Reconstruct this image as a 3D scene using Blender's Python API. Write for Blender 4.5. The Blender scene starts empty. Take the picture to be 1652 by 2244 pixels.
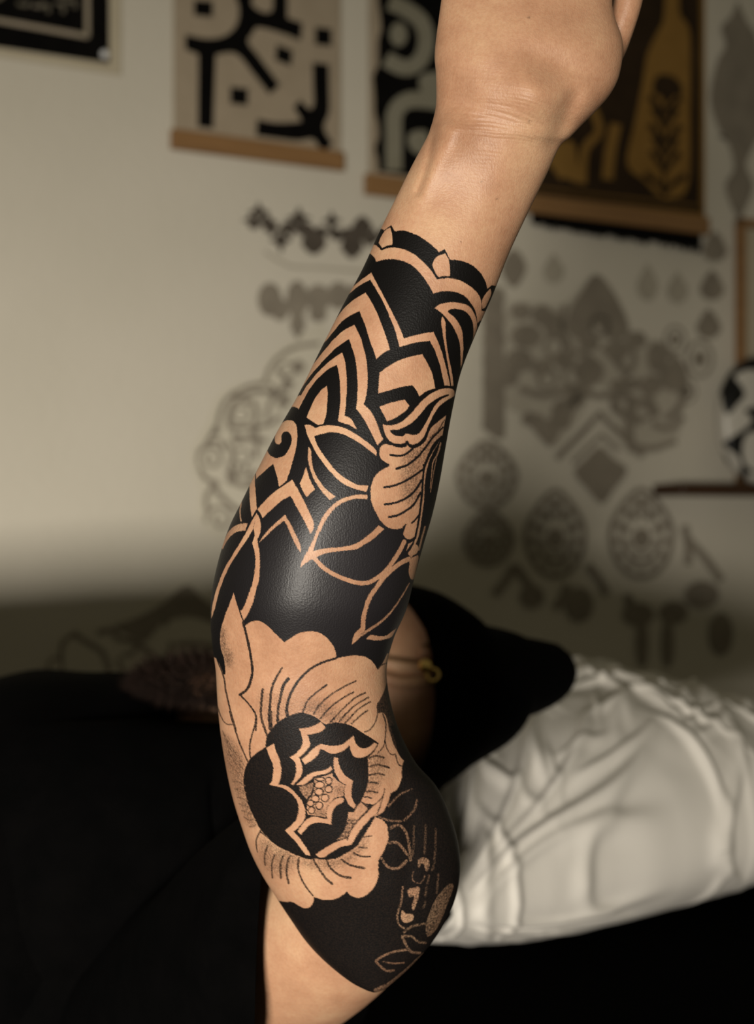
import bpy, bmesh, math, random
import numpy as np
from mathutils import Vector, Matrix, Euler

SC = bpy.context.scene
COL = SC.collection
# ---------------------------------------------------------------- camera
FW, FH, FPX = 1652.0, 2244.0, 2800.0
CAM = Vector((0.0, 0.0, 1.15))
cd = bpy.data.cameras.new('camera'); cam = bpy.data.objects.new('camera', cd); COL.objects.link(cam)
cam.location = CAM; cam.rotation_euler = (math.pi / 2, 0, 0)
cd.sensor_fit = 'HORIZONTAL'; cd.sensor_width = 36.0; cd.lens = FPX / FW * 36.0
cd.clip_start = 0.02
cd.dof.use_dof = True; cd.dof.focus_distance = 0.45; cd.dof.aperture_fstop = 12.0
SC.camera = cam
# ---------------------------------------------------------------- light
w = bpy.data.worlds.new('dim_room'); SC.world = w; w.use_nodes = True
w.node_tree.nodes['Background'].inputs[0].default_value = (1.0, 0.90, 0.60, 1)
w.node_tree.nodes['Background'].inputs[1].default_value = 0.095
def area_light(name, loc, target, size, power, color, size_y):
    l = bpy.data.lights.new(name, 'AREA'); l.shape = 'RECTANGLE'; l.size = size; l.size_y = size_y; l.spread = math.radians(60); l.energy = power; l.color = color
    o = bpy.data.objects.new(name, l); COL.objects.link(o); o.location = loc
    o.rotation_euler = (Vector(target) - Vector(loc)).to_track_quat('-Z', 'Y').to_euler()
    return o
area_light('low_front_lamp', (-0.42, -1.6, 0.93), (-0.45, 2.0, 1.0), 0.36, 12.6, (1.0, 0.93, 0.82), 0.26)  # unseen soft lamp low at front left, inferred from the wall shadows
SC.view_settings.view_transform = 'Standard'; SC.view_settings.look = 'None'
SC.view_settings.gamma = 1.0; SC.view_settings.use_curve_mapping = False
SC.view_settings.exposure = 0.0

# ---------------------------------------------------------------- helpers
def unproj(px, py, d):
    return Vector(((px - FW / 2) / FPX * d, d, CAM.z + (FH / 2 - py) / FPX * d))
def tag(o, label=None, cat=None, group=None, kind=None):
    if label: o['label'] = label
    if cat: o['category'] = cat
    if group: o['group'] = group
    if kind: o['kind'] = kind
    return o
def empty(name, loc, label, cat, group=None):
    o = bpy.data.objects.new(name, None); COL.objects.link(o); o.location = loc; o.empty_display_size = .05
    return tag(o, label, cat, group)
def mesh_obj(name, V, Fc, mat, parent=None, smooth=True):
    me = bpy.data.meshes.new(name)
    me.from_pydata([tuple(v) for v in V], [], [tuple(f) for f in Fc]); me.update()
    if smooth: me.polygons.foreach_set('use_smooth', [True] * len(me.polygons))
    for m in (mat if isinstance(mat, (list, tuple)) else [mat]): me.materials.append(m)
    o = bpy.data.objects.new(name, me); COL.objects.link(o)
    if parent: set_parent(o, parent)
    return o
def set_parent(o, p):
    bpy.context.view_layer.update()
    o.parent = p; o.matrix_parent_inverse = p.matrix_world.inverted()
def node_mat(name, base, rough=.6, spec=.4, sheen=0):
    m = bpy.data.materials.new(name); m.use_nodes = True
    b = m.node_tree.nodes['Principled BSDF']
    b.inputs['Base Color'].default_value = (*base, 1); b.inputs['Roughness'].default_value = rough
    b.inputs['Specular IOR Level'].default_value = spec
    if sheen: b.inputs['Sheen Weight'].default_value = sheen
    return m, m.node_tree, b
def noisy(name, c1, c2, scale, rough=.6, spec=.4, bump=0.0, bscale=None, detail=4, stretch=None):
    """two tones mixed by noise plus a fine relief"""
    m, nt, b = node_mat(name, c1, rough, spec)
    N, L = nt.nodes, nt.links
    tc = N.new('ShaderNodeTexCoord'); mp = N.new('ShaderNodeMapping'); L.new(tc.outputs['Object'], mp.inputs[0])
    if stretch: mp.inputs['Scale'].default_value = stretch
    n = N.new('ShaderNodeTexNoise'); n.inputs['Scale'].default_value = scale; n.inputs['Detail'].default_value = detail; L.new(mp.outputs[0], n.inputs['Vector'])
    r = N.new('ShaderNodeValToRGB'); r.color_ramp.elements[0].position = .3; r.color_ramp.elements[1].position = .7
    r.color_ramp.elements[0].color = (*c1, 1); r.color_ramp.elements[1].color = (*c2, 1)
    L.new(n.outputs[0], r.inputs[0]); L.new(r.outputs[0], b.inputs['Base Color'])
    if bump:
        n2 = N.new('ShaderNodeTexNoise'); n2.inputs['Scale'].default_value = bscale or scale * 8; n2.inputs['Detail'].default_value = 3; L.new(mp.outputs[0], n2.inputs['Vector'])
        bp = N.new('ShaderNodeBump'); bp.inputs['Strength'].default_value = .6; bp.inputs['Distance'].default_value = bump
        L.new(n2.outputs[0], bp.inputs['Height']); L.new(bp.outputs[0], b.inputs['Normal'])
    return m
def skin_material(name, with_ink):
    m, nt, b = node_mat(name, (.52, .27, .14), .48, .35)
    N, L = nt.nodes, nt.links
    tc = N.new('ShaderNodeTexCoord')
    n1 = N.new('ShaderNodeTexNoise'); n1.inputs['Scale'].default_value = 34; n1.inputs['Detail'].default_value = 5; n1.inputs['Roughness'].default_value = .6; L.new(tc.outputs['Object'], n1.inputs['Vector'])
    r1 = N.new('ShaderNodeValToRGB'); e = r1.color_ramp.elements
    e[0].position, e[0].color = .32, (.335, .175, .100, 1); e[1].position, e[1].color = .68, (.50, .31, .185, 1)
    mid = e.new(.5); mid.color = (.43, .240, .142, 1)
    L.new(n1.outputs[0], r1.inputs[0])
    n2 = N.new('ShaderNodeTexNoise'); n2.inputs['Scale'].default_value = 900; n2.inputs['Detail'].default_value = 2; L.new(tc.outputs['Object'], n2.inputs['Vector'])
    mx = N.new('ShaderNodeMix'); mx.data_type = 'RGBA'; mx.blend_type = 'MULTIPLY'; mx.inputs['Factor'].default_value = 1
    r2 = N.new('ShaderNodeValToRGB'); r2.color_ramp.elements[0].position = .35; r2.color_ramp.elements[0].color = (.93, .89, .87, 1); r2.color_ramp.elements[1].position = .6; r2.color_ramp.elements[1].color = (1, 1, 1, 1)
    L.new(n2.outputs[0], r2.inputs[0]); L.new(r1.outputs[0], mx.inputs['A']); L.new(r2.outputs[0], mx.inputs['B'])
    col = mx.outputs['Result']
    b.inputs['Subsurface Weight'].default_value = .12; b.inputs['Subsurface Radius'].default_value = (1, .35, .2); b.inputs['Subsurface Scale'].default_value = .004
    # pores and fine hair
    v = N.new('ShaderNodeTexVoronoi'); v.inputs['Scale'].default_value = 1500; L.new(tc.outputs['Object'], v.inputs['Vector'])
    mp = N.new('ShaderNodeMapping'); mp.inputs['Scale'].default_value = (2600, 900, 420); mp.inputs['Rotation'].default_value = (0, .35, 0); L.new(tc.outputs['Object'], mp.inputs[0])
    n3 = N.new('ShaderNodeTexNoise'); n3.inputs['Scale'].default_value = 1.0; n3.inputs['Detail'].default_value = 2; L.new(mp.outputs[0], n3.inputs['Vector'])
    ad = N.new('ShaderNodeMath'); ad.operation = 'ADD'; L.new(v.outputs['Distance'], ad.inputs[0]); L.new(n3.outputs[0], ad.inputs[1])
    bp = N.new('ShaderNodeBump'); bp.inputs['Strength'].default_value = .3; bp.inputs['Distance'].default_value = .0002
    L.new(ad.outputs[0], bp.inputs['Height']); L.new(bp.outputs[0], b.inputs['Normal'])
    if with_ink:
        at = N.new('ShaderNodeAttribute'); at.attribute_name = 'ink'
        sp = N.new('ShaderNodeSeparateColor'); L.new(at.outputs['Color'], sp.inputs[0])
        # stippled edges of the grey washes
        ns = N.new('ShaderNodeTexNoise'); ns.inputs['Scale'].default_value = 1500; ns.inputs['Detail'].default_value = 1; L.new(tc.outputs['Object'], ns.inputs['Vector'])
        a1 = N.new('ShaderNodeMath'); a1.operation = 'SUBTRACT'; L.new(ns.outputs[0], a1.inputs[0]); a1.inputs[1].default_value = .5
        # p*(1-p)*k*noise keeps solid ink and bare skin clean
        om = N.new('ShaderNodeMath'); om.operation = 'SUBTRACT'; om.inputs[0].default_value = 1; L.new(sp.outputs[0], om.inputs[1])
        pp = N.new('ShaderNodeMath'); pp.operation = 'MULTIPLY'; L.new(sp.outputs[0], pp.inputs[0]); L.new(om.outputs[0], pp.inputs[1])
        p2 = N.new('ShaderNodeMath'); p2.operation = 'MULTIPLY'; L.new(pp.outputs[0], p2.inputs[0]); L.new(a1.outputs[0], p2.inputs[1])
        fa = N.new('ShaderNodeMath'); fa.operation = 'MULTIPLY_ADD'; fa.use_clamp = True; L.new(p2.outputs[0], fa.inputs[0]); fa.inputs[1].default_value = 6; L.new(sp.outputs[0], fa.inputs[2])
        ic = N.new('ShaderNodeMix'); ic.data_type = 'RGBA'; ic.inputs['A'].default_value = (.0045, .0040, .0038, 1); ic.inputs['B'].default_value = (.0140, .0122, .0140, 1)
        L.new(sp.outputs[1], ic.inputs['Factor'])
        mi = N.new('ShaderNodeMix'); mi.data_type = 'RGBA'; L.new(fa.outputs[0], mi.inputs['Factor']); L.new(col, mi.inputs['A']); L.new(ic.outputs['Result'], mi.inputs['B'])
        col = mi.outputs['Result']
        # the freshly healed black carries less scatter
        ss = N.new('ShaderNodeMath'); ss.operation = 'MULTIPLY'; L.new(om.outputs[0], ss.inputs[0]); ss.inputs[1].default_value = .12
        L.new(ss.outputs[0], b.inputs['Subsurface Weight'])
        sq_ = N.new('ShaderNodeMath'); sq_.operation = 'MULTIPLY_ADD'; L.new(sp.outputs[1], sq_.inputs[0]); sq_.inputs[1].default_value = .32; sq_.inputs[2].default_value = .10
        sm = N.new('ShaderNodeMix'); sm.data_type = 'FLOAT'; L.new(sp.outputs[0], sm.inputs[0]); sm.inputs[2].default_value = .34; L.new(sq_.outputs[0], sm.inputs[3])
        L.new(sm.outputs[0], b.inputs['Specular IOR Level'])
    L.new(col, b.inputs['Base Color'])
    return m

M_SKIN = skin_material('skin', False)
M_INKSKIN = skin_material('tattooed_skin', True)
M_BLACKCLOTH = noisy('black_cotton', (.0006, .0006, .0006), (.0012, .0011, .0011), 60, .95, .03, .0006, 700)
M_BEDCLOTH = noisy('black_bed_cover', (.0003, .0003, .0003), (.0006, .0006, .0006), 20, .95, .02, .0005, 300)
M_HAIR = noisy('dark_beard', (.008, .004, .002), (.02, .009, .005), 300, .8, .2, .002, 900)
M_GOLD = noisy('gold', (.8, .55, .18), (.9, .65, .25), 50, .28, .8)
M_GOLD.node_tree.nodes['Principled BSDF'].inputs['Metallic'].default_value = 1

# ---------------------------------------------------------------- tattoo artwork (a flat drawing wrapped round the arm)
def spline(pts, closed=False, step=6):
    """smooth curve through points; a third item in a point makes it a corner"""
    P = [(p[0], p[1]) for p in pts]; K = [len(p) > 2 for p in pts]
    n = len(P); out = []
    rng = n if closed else n - 1
    for i in range(rng):
        p1, p2 = P[i], P[(i + 1) % n]
        c1, c2 = K[i], K[(i + 1) % n]
        p0 = P[(i - 1) % n] if (closed or i > 0) else p1
        p3 = P[(i + 2) % n] if (closed or i < n - 2) else p2
        if c1: p0 = p1
        if c2: p3 = p2
        for k in range(step):
            t = k / step
            t2, t3 = t * t, t * t * t
            out.append(tuple(0.5 * (2 * p1[j] + (p2[j] - p0[j]) * t + (2 * p0[j] - 5 * p1[j] + 4 * p2[j] - p3[j]) * t2
                                    + (3 * p1[j] - p0[j] - 3 * p2[j] + p3[j]) * t3) for j in (0, 1)))
    if not closed: out.append(P[-1])
    return np.array(out, float)

class Raster:
    def __init__(s, x0, y0, x1, y1, ss=2.0, bg=0.0):
        s.x0, s.y0, s.ss = x0, y0, ss
        s.w, s.h = int((x1 - x0) * ss), int((y1 - y0) * ss)
        s.a = np.full((s.h, s.w), bg, np.float32)
        s.f = (0.0, 0.0, 1.0)
    def frame(s, x0, y0, k): s.f = (x0, y0, k)
    def tr(s, pts):
        x0, y0, k = s.f
        return [((p[0] * k + x0 - s.x0) * s.ss, (p[1] * k + y0 - s.y0) * s.ss) + tuple(p[2:]) for p in pts]
    def fill(s, pts, v=0.0, smooth=True, soft=1.3):
        q = s.tr(pts)
        P = spline(q, True) if smooth else np.array([(p[0], p[1]) for p in q], float)
        s.polyfill(P, v, soft)
    def polyfill(s, P, v, soft=1.3):
        xa, ya = np.floor(P.min(0) - 3).astype(int); xb, yb = np.ceil(P.max(0) + 3).astype(int)
        xa, ya = max(xa, 0), max(ya, 0); xb, yb = min(xb, s.w), min(yb, s.h)
        if xb <= xa or yb <= ya: return
        xs = np.arange(xa, xb) + 0.5
        m = np.zeros((yb - ya, xb - xa), np.float32)
        A = P; B = np.roll(P, -1, 0)
        for sub in (0.25, 0.75):
            for iy in range(ya, yb):
                y = iy + sub
                c = (A[:, 1] <= y) != (B[:, 1] <= y)
                if not c.any(): continue
                a, b = A[c], B[c]
                xc = np.sort(a[:, 0] + (y - a[:, 1]) / (b[:, 1] - a[:, 1]) * (b[:, 0] - a[:, 0]))
                row = m[iy - ya]
                for k in range(0, len(xc) - 1, 2):
                    row += 0.5 * np.clip(np.minimum(xs + 0.5, xc[k + 1]) - np.maximum(xs - 0.5, xc[k]), 0, 1)
        m = np.clip(m, 0, 1)
        r = s.a[ya:yb, xa:xb]; r += m * (v - r)
    def stroke(s, pts, w, v=1.0, w2=None, smooth=True, grow=None):
        q = s.tr(pts); k = s.f[2] * s.ss
        P = spline(q, False, 5) if smooth else np.array([(p[0], p[1]) for p in q], float)
        n = len(P) - 1
        w2 = w if w2 is None else w2
        xa, ya = np.floor(P.min(0) - w * k - 3).astype(int); xb, yb = np.ceil(P.max(0) + w * k + 3).astype(int)
        xa, ya = max(xa, 0), max(ya, 0); xb, yb = min(xb, s.w), min(yb, s.h)
        if xb <= xa or yb <= ya: return
        m = np.zeros((yb - ya, xb - xa), np.float32)
        for i in range(n):
            a, b = P[i], P[i + 1]
            t = (i + 0.5) / n
            hw = 0.5 * k * (w + (w2 - w) * t)
            if grow: hw *= 1 - grow * (2 * t - 1) ** 2
            x0 = int(max(min(a[0], b[0]) - hw - 2, xa)); x1 = int(min(max(a[0], b[0]) + hw + 3, xb))
            y0 = int(max(min(a[1], b[1]) - hw - 2, ya)); y1 = int(min(max(a[1], b[1]) + hw + 3, yb))
            if x1 <= x0 or y1 <= y0: continue
            X, Y = np.meshgrid(np.arange(x0, x1) + .5, np.arange(y0, y1) + .5)
            d = b - a; L = max(d @ d, 1e-9)
            u = np.clip(((X - a[0]) * d[0] + (Y - a[1]) * d[1]) / L, 0, 1)
            D = np.hypot(X - a[0] - u * d[0], Y - a[1] - u * d[1])
            c = np.clip(hw - D + 0.5, 0, 1)
            sl = (slice(y0 - ya, y1 - ya), slice(x0 - xa, x1 - xa))
            m[sl] = np.maximum(m[sl], c)
        r = s.a[ya:yb, xa:xb]; r += m * (v - r)
    def wash(s, pts, v, soft=10):
        """grey wash: darkens with a feathered edge"""
        q = s.tr(pts); P = spline(q, True)
        keep = s.a; s.a = np.zeros_like(keep)
        s.polyfill(P, 1.0); m = s.a; s.a = keep
        ya, yb = max(int(P[:, 1].min() - 3 * soft), 0), int(P[:, 1].max() + 3 * soft)
        xa, xb = max(int(P[:, 0].min() - 3 * soft), 0), int(P[:, 0].max() + 3 * soft)
        m = m[ya:yb, xa:xb]
        ker = np.exp(-0.5 * (np.arange(-2 * soft, 2 * soft + 1) / soft) ** 2); ker /= ker.sum()
        m = np.apply_along_axis(lambda r: np.convolve(r, ker, 'same'), 0, m)
        m = np.apply_along_axis(lambda r: np.convolve(r, ker, 'same'), 1, m)
        r = s.a[ya:yb, xa:xb]; r += (1 - r) * m * v
    def sample(s, X, Y):
        x = np.clip((X - s.x0) * s.ss - .5, 0, s.w - 1.001); y = np.clip((Y - s.y0) * s.ss - .5, 0, s.h - 1.001)
        i, j = x.astype(int), y.astype(int); fx, fy = x - i, y - j
        a = s.a
        return (a[j, i] * (1 - fx) + a[j, i + 1] * fx) * (1 - fy) + (a[j + 1, i] * (1 - fx) + a[j + 1, i + 1] * fx) * fy

def draw_tattoo():
    R = Raster(430, 440, 1160, 2230, 2.0)
    fr, F, S, W = R.frame, R.fill, R.stroke, R.wash
    fA, fB, fC, fD = (780, 470, .2058), (660, 560, .2058), (780, 680, .1816), (540, 780, .2058)
    fE, fF, fG, fH = (740, 900, .1695), (440, 1000, .2058), (640, 1080, .2058), (440, 1260, .2058)
    fI, fJ, fK, fL = (600, 1340, .2058), (460, 1560, .1816), (600, 1560, .1816), (520, 1760, .2058)
    fM, fN, fO = (740, 1580, .1816), (760, 1800, .1695), (700, 1940, .2058)
    # the black sleeve itself
    fr(*fA)
    F([(-2500, 150, 1), (150, 158, 1), (260, 148), (300, 168, 1), (375, 112, 1), (412, 180, 1), (500, 172), (620, 205), (740, 275), (850, 365), (882, 402, 1),
       (945, 368, 1), (1000, 480, 1), (1060, 484), (1150, 500), (1250, 550), (1330, 630), (1380, 720), (1396, 790, 1), (1445, 752, 1), (1700, 800, 1),
       (1700, 4900, 1), (-2500, 4900, 1)], 1.0)
    # wrist band: spikes and scalloped stripe
    F([(365, 138, 1), (380, 200), (388, 260), (388, 322, 1), (330, 332), (280, 356, 1), (240, 300, 1), (270, 230), (310, 172)])
    F([(950, 415, 1), (985, 480), (1000, 560), (1000, 655, 1), (930, 655), (875, 666, 1), (840, 610), (812, 540, 1), (830, 490), (870, 445)])
    F([(1430, 790, 1), (1440, 840), (1410, 920), (1375, 990), (1345, 1002, 1), (1340, 930), (1370, 860)])
    F([(60, 420, 1), (150, 345), (190, 320), (230, 342), (270, 387, 1), (340, 360), (430, 355), (540, 385), (640, 440), (730, 520), (800, 600), (860, 692, 1),
       (940, 680), (1020, 680), (1120, 710), (1220, 770), (1300, 850), (1330, 920), (1336, 1028, 1), (1500, 1040, 1), (1400, 1120, 1), (1322, 1130, 1), (1293, 1158, 1), (1278, 1050),
       (1240, 970), (1170, 880), (1080, 830), (980, 815), (900, 820), (820, 842, 1), (790, 780), (740, 700), (680, 620), (600, 545), (500, 495), (400, 475),
       (300, 480), (215, 502, 1), (190, 450), (140, 415), (60, 440, 1)])
    # upper right leaf
    F([(840, 995, 1), (900, 955), (1000, 935), (1100, 940), (1180, 965), (1240, 1020), (1275, 1100), (1290, 1180), (1275, 1260), (1260, 1290, 1), (1140, 1560), (1115, 1640, 1),
       (1112, 1500), (1108, 1400), (1080, 1290), (1030, 1190), (970, 1110), (900, 1040)])
    F([(980, 1030), (1010, 1008), (1060, 1003), (1140, 1020), (1200, 1065), (1240, 1140), (1250, 1220), (1248, 1290), (1238, 1340), (1190, 1480), (1132, 1590, 1), (1143, 1450),
       (1140, 1360), (1135, 1270), (1110, 1190), (1060, 1110), (1000, 1058)], 1)
    fr(*fC)
    F([(1040, 70, 1), (1030, 150), (1050, 300), (1070, 430), (1100, 600), (1130, 780), (1153, 910, 1), (1178, 910, 1), (1165, 800), (1130, 620), (1100, 470), (1085, 330), (1080, 220), (1075, 130)])
    F([(285, 750, 1), (450, 640), (620, 570), (800, 530, 1), (850, 620), (910, 740), (940, 850), (955, 942, 1), (860, 970), (765, 1038, 1), (730, 970), (680, 905, 1), (560, 920), (420, 960), (270, 1003, 1), (275, 870)])
    F([(285, 1165, 1), (440, 1110), (590, 1078, 1), (642, 1150, 1), (600, 1210), (520, 1270), (450, 1310), (375, 1338, 1)])
    # chevrons
    fr(*fB)
    F([(440, 450, 1), (510, 378), (600, 290), (745, 183, 1), (860, 400), (960, 590), (1040, 750), (1095, 882, 1), (1250, 840), (1410, 815, 1), (1480, 980),
       (1540, 1180), (1587, 1385, 1), (1525, 1385, 1), (1480, 1180), (1430, 1030), (1370, 905, 1), (1200, 930), (1045, 972, 1), (1010, 830), (950, 670), (860, 470), (735, 258, 1), (620, 320),
       (510, 408), (440, 470, 1)])
    F([(685, 396, 1), (750, 500), (820, 640), (880, 800), (915, 900), (942, 1002, 1), (870, 1040), (800, 1104, 1), (770, 1010), (735, 920), (690, 770), (640, 640), (622, 588, 1),
       (500, 650), (420, 715), (350, 800), (280, 890), (200, 980, 1), (200, 920, 1), (300, 790), (380, 660), (450, 570), (560, 470)])
    F([(565, 738, 1), (620, 850), (660, 970), (690, 1100), (705, 1250), (705, 1380), (690, 1500), (667, 1586, 1), (747, 1669), (807, 1789), (847, 1899), (872, 1955, 1), (845, 1985),
       (812, 2022, 1), (767, 1929), (717, 1829), (647, 1709), (586, 1636, 1), (595, 1520), (600, 1400), (595, 1250), (575, 1100), (545, 1000), (510, 888, 1), (400, 960), (280, 1070), (180, 1180),
       (80, 1300), (-20, 1450), (-90, 1560, 1), (-90, 1480, 1), (0, 1345), (100, 1195), (230, 1030), (350, 890), (450, 800)])
    fr(*fD)
    F([(1018, -34, 1), (1048, 61), (1063, 201), (1070, 330), (1060, 480), (1045, 635, 1), (1110, 670), (1150, 730), (1176, 782, 1), (1100, 740), (1030, 715), (973, 692, 1),
       (990, 600), (1000, 450), (995, 300), (985, 190), (962, 93, 1), (860, 150), (740, 260), (650, 390), (600, 480), (558, 565, 1), (520, 545), (470, 550), (400, 620, 1), (330, 620, 1), (430, 520),
       (500, 455), (545, 428), (580, 418, 1), (620, 350), (683, 270), (783, 150), (913, 35)])
    F([(857, 318, 1), (790, 370), (720, 470), (680, 560), (643, 652, 1), (690, 690), (762, 736, 1), (820, 720, 1), (850, 610), (862, 480), (864, 380)])
    # spiral field
    F([(372, 915), (345, 940), (312, 925), (303, 870), (320, 800), (360, 730), (420, 690), (470, 685), (520, 720), (540, 800), (540, 900), (525, 1000), (490, 1130),
       (440, 1290), (420, 1335), (350, 1392, 1), (320, 1260), (285, 1145, 1), (200, 1220), (105, 1307, 1), (100, 1200), (105, 1130), (140, 1040, 1), (190, 950, 1), (218, 945, 1), (225, 1010), (260, 1065),
       (330, 1086), (410, 1055), (465, 970), (482, 890), (462, 825), (425, 802), (388, 820), (372, 865)])
    fr(*fF)
    F([(470, 150, 1), (583, 60, 1), (577, 250), (583, 380), (598, 555, 1), (545, 665, 1), (533, 580), (522, 450), (518, 300), (525, 215, 1)])
    S([(440, 420), (424, 520), (418, 600), (430, 690)], 13, .25)
    F([(605, 568, 1), (650, 510), (760, 400), (870, 320), (975, 248, 1), (1050, 380), (1120, 520), (1180, 650), (1206, 740), (1168, 828, 1), (1120, 720), (1060, 610),
       (1000, 500), (955, 420, 1), (850, 480), (750, 570), (655, 662, 1), (630, 600)])
    F([(1122, 118, 1), (1160, 240), (1216, 350, 1), (1128, 433, 1), (1090, 370), (1055, 295, 1), (1085, 220)])
    F([(620, 918, 1), (700, 810), (800, 708), (900, 623, 1), (960, 730), (1020, 850), (1062, 950), (1066, 1028, 1), (1035, 985), (980, 880), (930, 760), (890, 687, 1), (800, 750), (700, 850)], .1)
    # left leaf
    S([(480, 790), (545, 670), (595, 578, 1), (645, 650), (657, 760), (640, 840), (610, 890)], 22, 1)
    F([(595, 603, 1), (550, 680), (500, 780), (430, 900), (340, 1050), (250, 1200), (190, 1350), (150, 1470), (120, 1610), (112, 1725, 1), (150, 1620), (180, 1490), (230, 1340), (290, 1200), (360, 1080),
       (430, 975), (500, 875), (558, 772, 1)])
    F([(595, 603, 1), (630, 680), (640, 750), (625, 840), (602, 882, 1), (612, 950), (628, 1050), (630, 1200), (620, 1300), (590, 1420), (555, 1560), (500, 1680),
       (458, 1747, 1), (423, 1643, 1), (450, 1620), (500, 1500), (550, 1350), (578, 1200), (583, 1080), (570, 1000), (548, 920, 1), (575, 850), (562, 772, 1)])
    F([(500, 714, 1), (420, 720), (350, 750), (290, 810), (250, 890), (215, 980, 1), (235, 985, 1), (280, 900), (340, 830), (400, 797), (475, 792, 1)], .15)
    # middle leaf
    fr(*fD)
    F([(620, 735, 1), (680, 735), (740, 770, 1), (800, 745), (900, 738), (1000, 755), (1100, 795), (1200, 855), (1300, 930), (1375, 1000), (1385, 1065, 1), (1300, 1000), (1200, 925), (1100, 865),
       (1000, 825), (900, 812), (800, 832), (720, 854, 1), (760, 960), (850, 1095), (960, 1230), (1080, 1320), (1180, 1370), (1300, 1385, 1), (1275, 1445, 1), (1180, 1425), (1080, 1385),
       (990, 1330), (890, 1230), (790, 1100), (720, 990), (670, 890), (640, 810)])
    F([(665, 968, 1), (690, 1010), (692, 1080), (712, 1200), (770, 1320), (850, 1420), (952, 1500, 1), (888, 1533, 1), (810, 1450), (740, 1350), (690, 1240), (660, 1120), (655, 1030)], .08)
    # broad leaf below the bud
    fr(*fG)
    F([(800, 25, 1), (700, 20), (600, 40), (500, 80), (420, 140), (350, 220), (300, 310), (260, 400), (215, 520), (165, 620), (110, 720), (88, 795, 1), (170, 730), (250, 690), (330, 652), (430, 630), (560, 615),
       (680, 600), (770, 550), (850, 500), (920, 440), (978, 382, 1), (922, 348, 1), (870, 400), (800, 460), (720, 520), (620, 560), (500, 580), (350, 592), (222, 620, 1), (240, 560), (280, 450), (320, 370),
       (370, 270), (440, 180), (520, 115), (600, 80), (700, 60), (800, 66, 1)], .04)
    S([(245, 705), (320, 785), (400, 842), (500, 893), (600, 932), (700, 958), (800, 958), (900, 910), (990, 840), (1060, 750), (1120, 660), (1165, 580), (1195, 520)], 44, .06)
    S([(1245, 705), (1150, 752), (1060, 820), (970, 910), (890, 1020), (830, 1110), (790, 1210), (760, 1330), (752, 1450)], 46, .06)
    F([(735, 1435, 1), (768, 1470, 1), (755, 1490, 1), (700, 1560), (632, 1618, 1), (650, 1530), (690, 1470)], .05)
    S([(740, 1510), (850, 1440), (950, 1370), (1050, 1270), (1150, 1130), (1250, 960)], 32, .3, 10)
    F([(785, 1557, 1), (840, 1512), (920, 1528), (1000, 1520), (1060, 1480), (1110, 1440, 1), (1060, 1530), (980, 1560), (900, 1572), (830, 1562)], .05)
    F([(1220, 350), (1290, 330), (1335, 380), (1312, 450), (1260, 492), (1210, 482), (1190, 430)], .03)
    F([(1300, 545), (1345, 575), (1330, 640), (1270, 667), (1232, 650), (1262, 605)], .05)
    F([(1235, 545, 1), (1285, 520, 1), (1215, 622, 1)], .15)
    F([(1262, 705), (1345, 670), (1325, 800), (1305, 900), (1270, 922), (1243, 860), (1250, 765)], .05)
    # peony bud
    fr(*fE)
    F([(600, 435), (545, 490), (540, 560), (560, 620), (610, 665), (665, 690, 1), (665, 718, 1), (560, 770), (490, 840), (440, 940), (425, 1050), (430, 1150), (470, 1270), (540, 1400), (620, 1490),
       (720, 1530), (800, 1525), (860, 1500), (882, 1468, 1), (870, 1530), (848, 1600), (890, 1652), (950, 1645), (1000, 1600), (1020, 1500), (1040, 1420), (1060, 1300), (1075, 1150), (1085, 1000), (1100, 850),
       (1110, 720), (1160, 600), (1230, 450), (1350, 340, 1), (1400, 60, 1), (1290, 150), (1200, 230), (1140, 350), (1070, 430), (980, 470), (900, 440), (800, 470), (700, 450)], 0)
    F([(1330, 370, 1), (1230, 540), (1170, 680), (1140, 830), (1120, 1000), (1112, 1200), (1082, 1400), (1052, 1600), (1000, 1750), (960, 1900, 1), (930, 1890, 1), (990, 1700), (1040, 1500), (1070, 1300), (1090, 1100), (1105, 900), (1135, 730), (1205, 570)], .1)
    S([(1330, 420), (1290, 560), (1235, 660), (1215, 800), (1195, 1000)], 20, .3, 8)
    S([(1280, 600), (1240, 800), (1200, 1050)], 10, .45)
    S([(1130, 1500), (1090, 1640), (1050, 1800)], 22, .3)
    fr(*fC)
    F([(308, 1362, 1), (370, 1390), (470, 1380), (560, 1340), (640, 1270), (720, 1180), (800, 1090), (900, 1010), (1000, 960), (1100, 940), (1175, 960), (1190, 1030, 1), (1140, 1062), (1060, 1110), (980, 1190), (920, 1290),
       (870, 1400), (820, 1520), (760, 1590), (680, 1620), (608, 1588, 1), (540, 1610), (450, 1600), (370, 1540), (330, 1450)])
    F([(410, 1445), (500, 1440), (600, 1400), (680, 1350), (770, 1260), (860, 1150), (950, 1080), (1050, 1030), (1110, 1015), (1120, 1032), (1040, 1070), (970, 1130), (920, 1210), (860, 1330), (800, 1430),
       (740, 1495), (670, 1502), (602, 1488, 1), (560, 1520), (480, 1512), (430, 1485)], 1)
    fr(*fE)
    S([(565, 170, 1), (585, 270), (630, 370), (700, 430), (790, 462), (870, 452), (893, 398, 1), (930, 455), (980, 472), (1060, 440), (1130, 370), (1170, 260), (1250, 130), (1340, 20)], 32, 1)
    S([(600, 410), (540, 470), (525, 560), (560, 640), (655, 700)], 26, 1)
    S([(680, 572), (780, 585), (880, 560), (970, 492)], 30, 1)
    S([(760, 750), (900, 700), (1020, 610), (1130, 480), (1220, 360), (1360, 215)], 34, 1, 24)
    S([(600, 990), (720, 970), (850, 920), (1000, 830), (1105, 755)], 30, 1)
    S([(1105, 760), (1160, 610), (1240, 440), (1345, 335)], 26, 1)
    S([(610, 1212), (760, 1185), (900, 1120), (1000, 1030), (1085, 900)], 30, 1)
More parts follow.
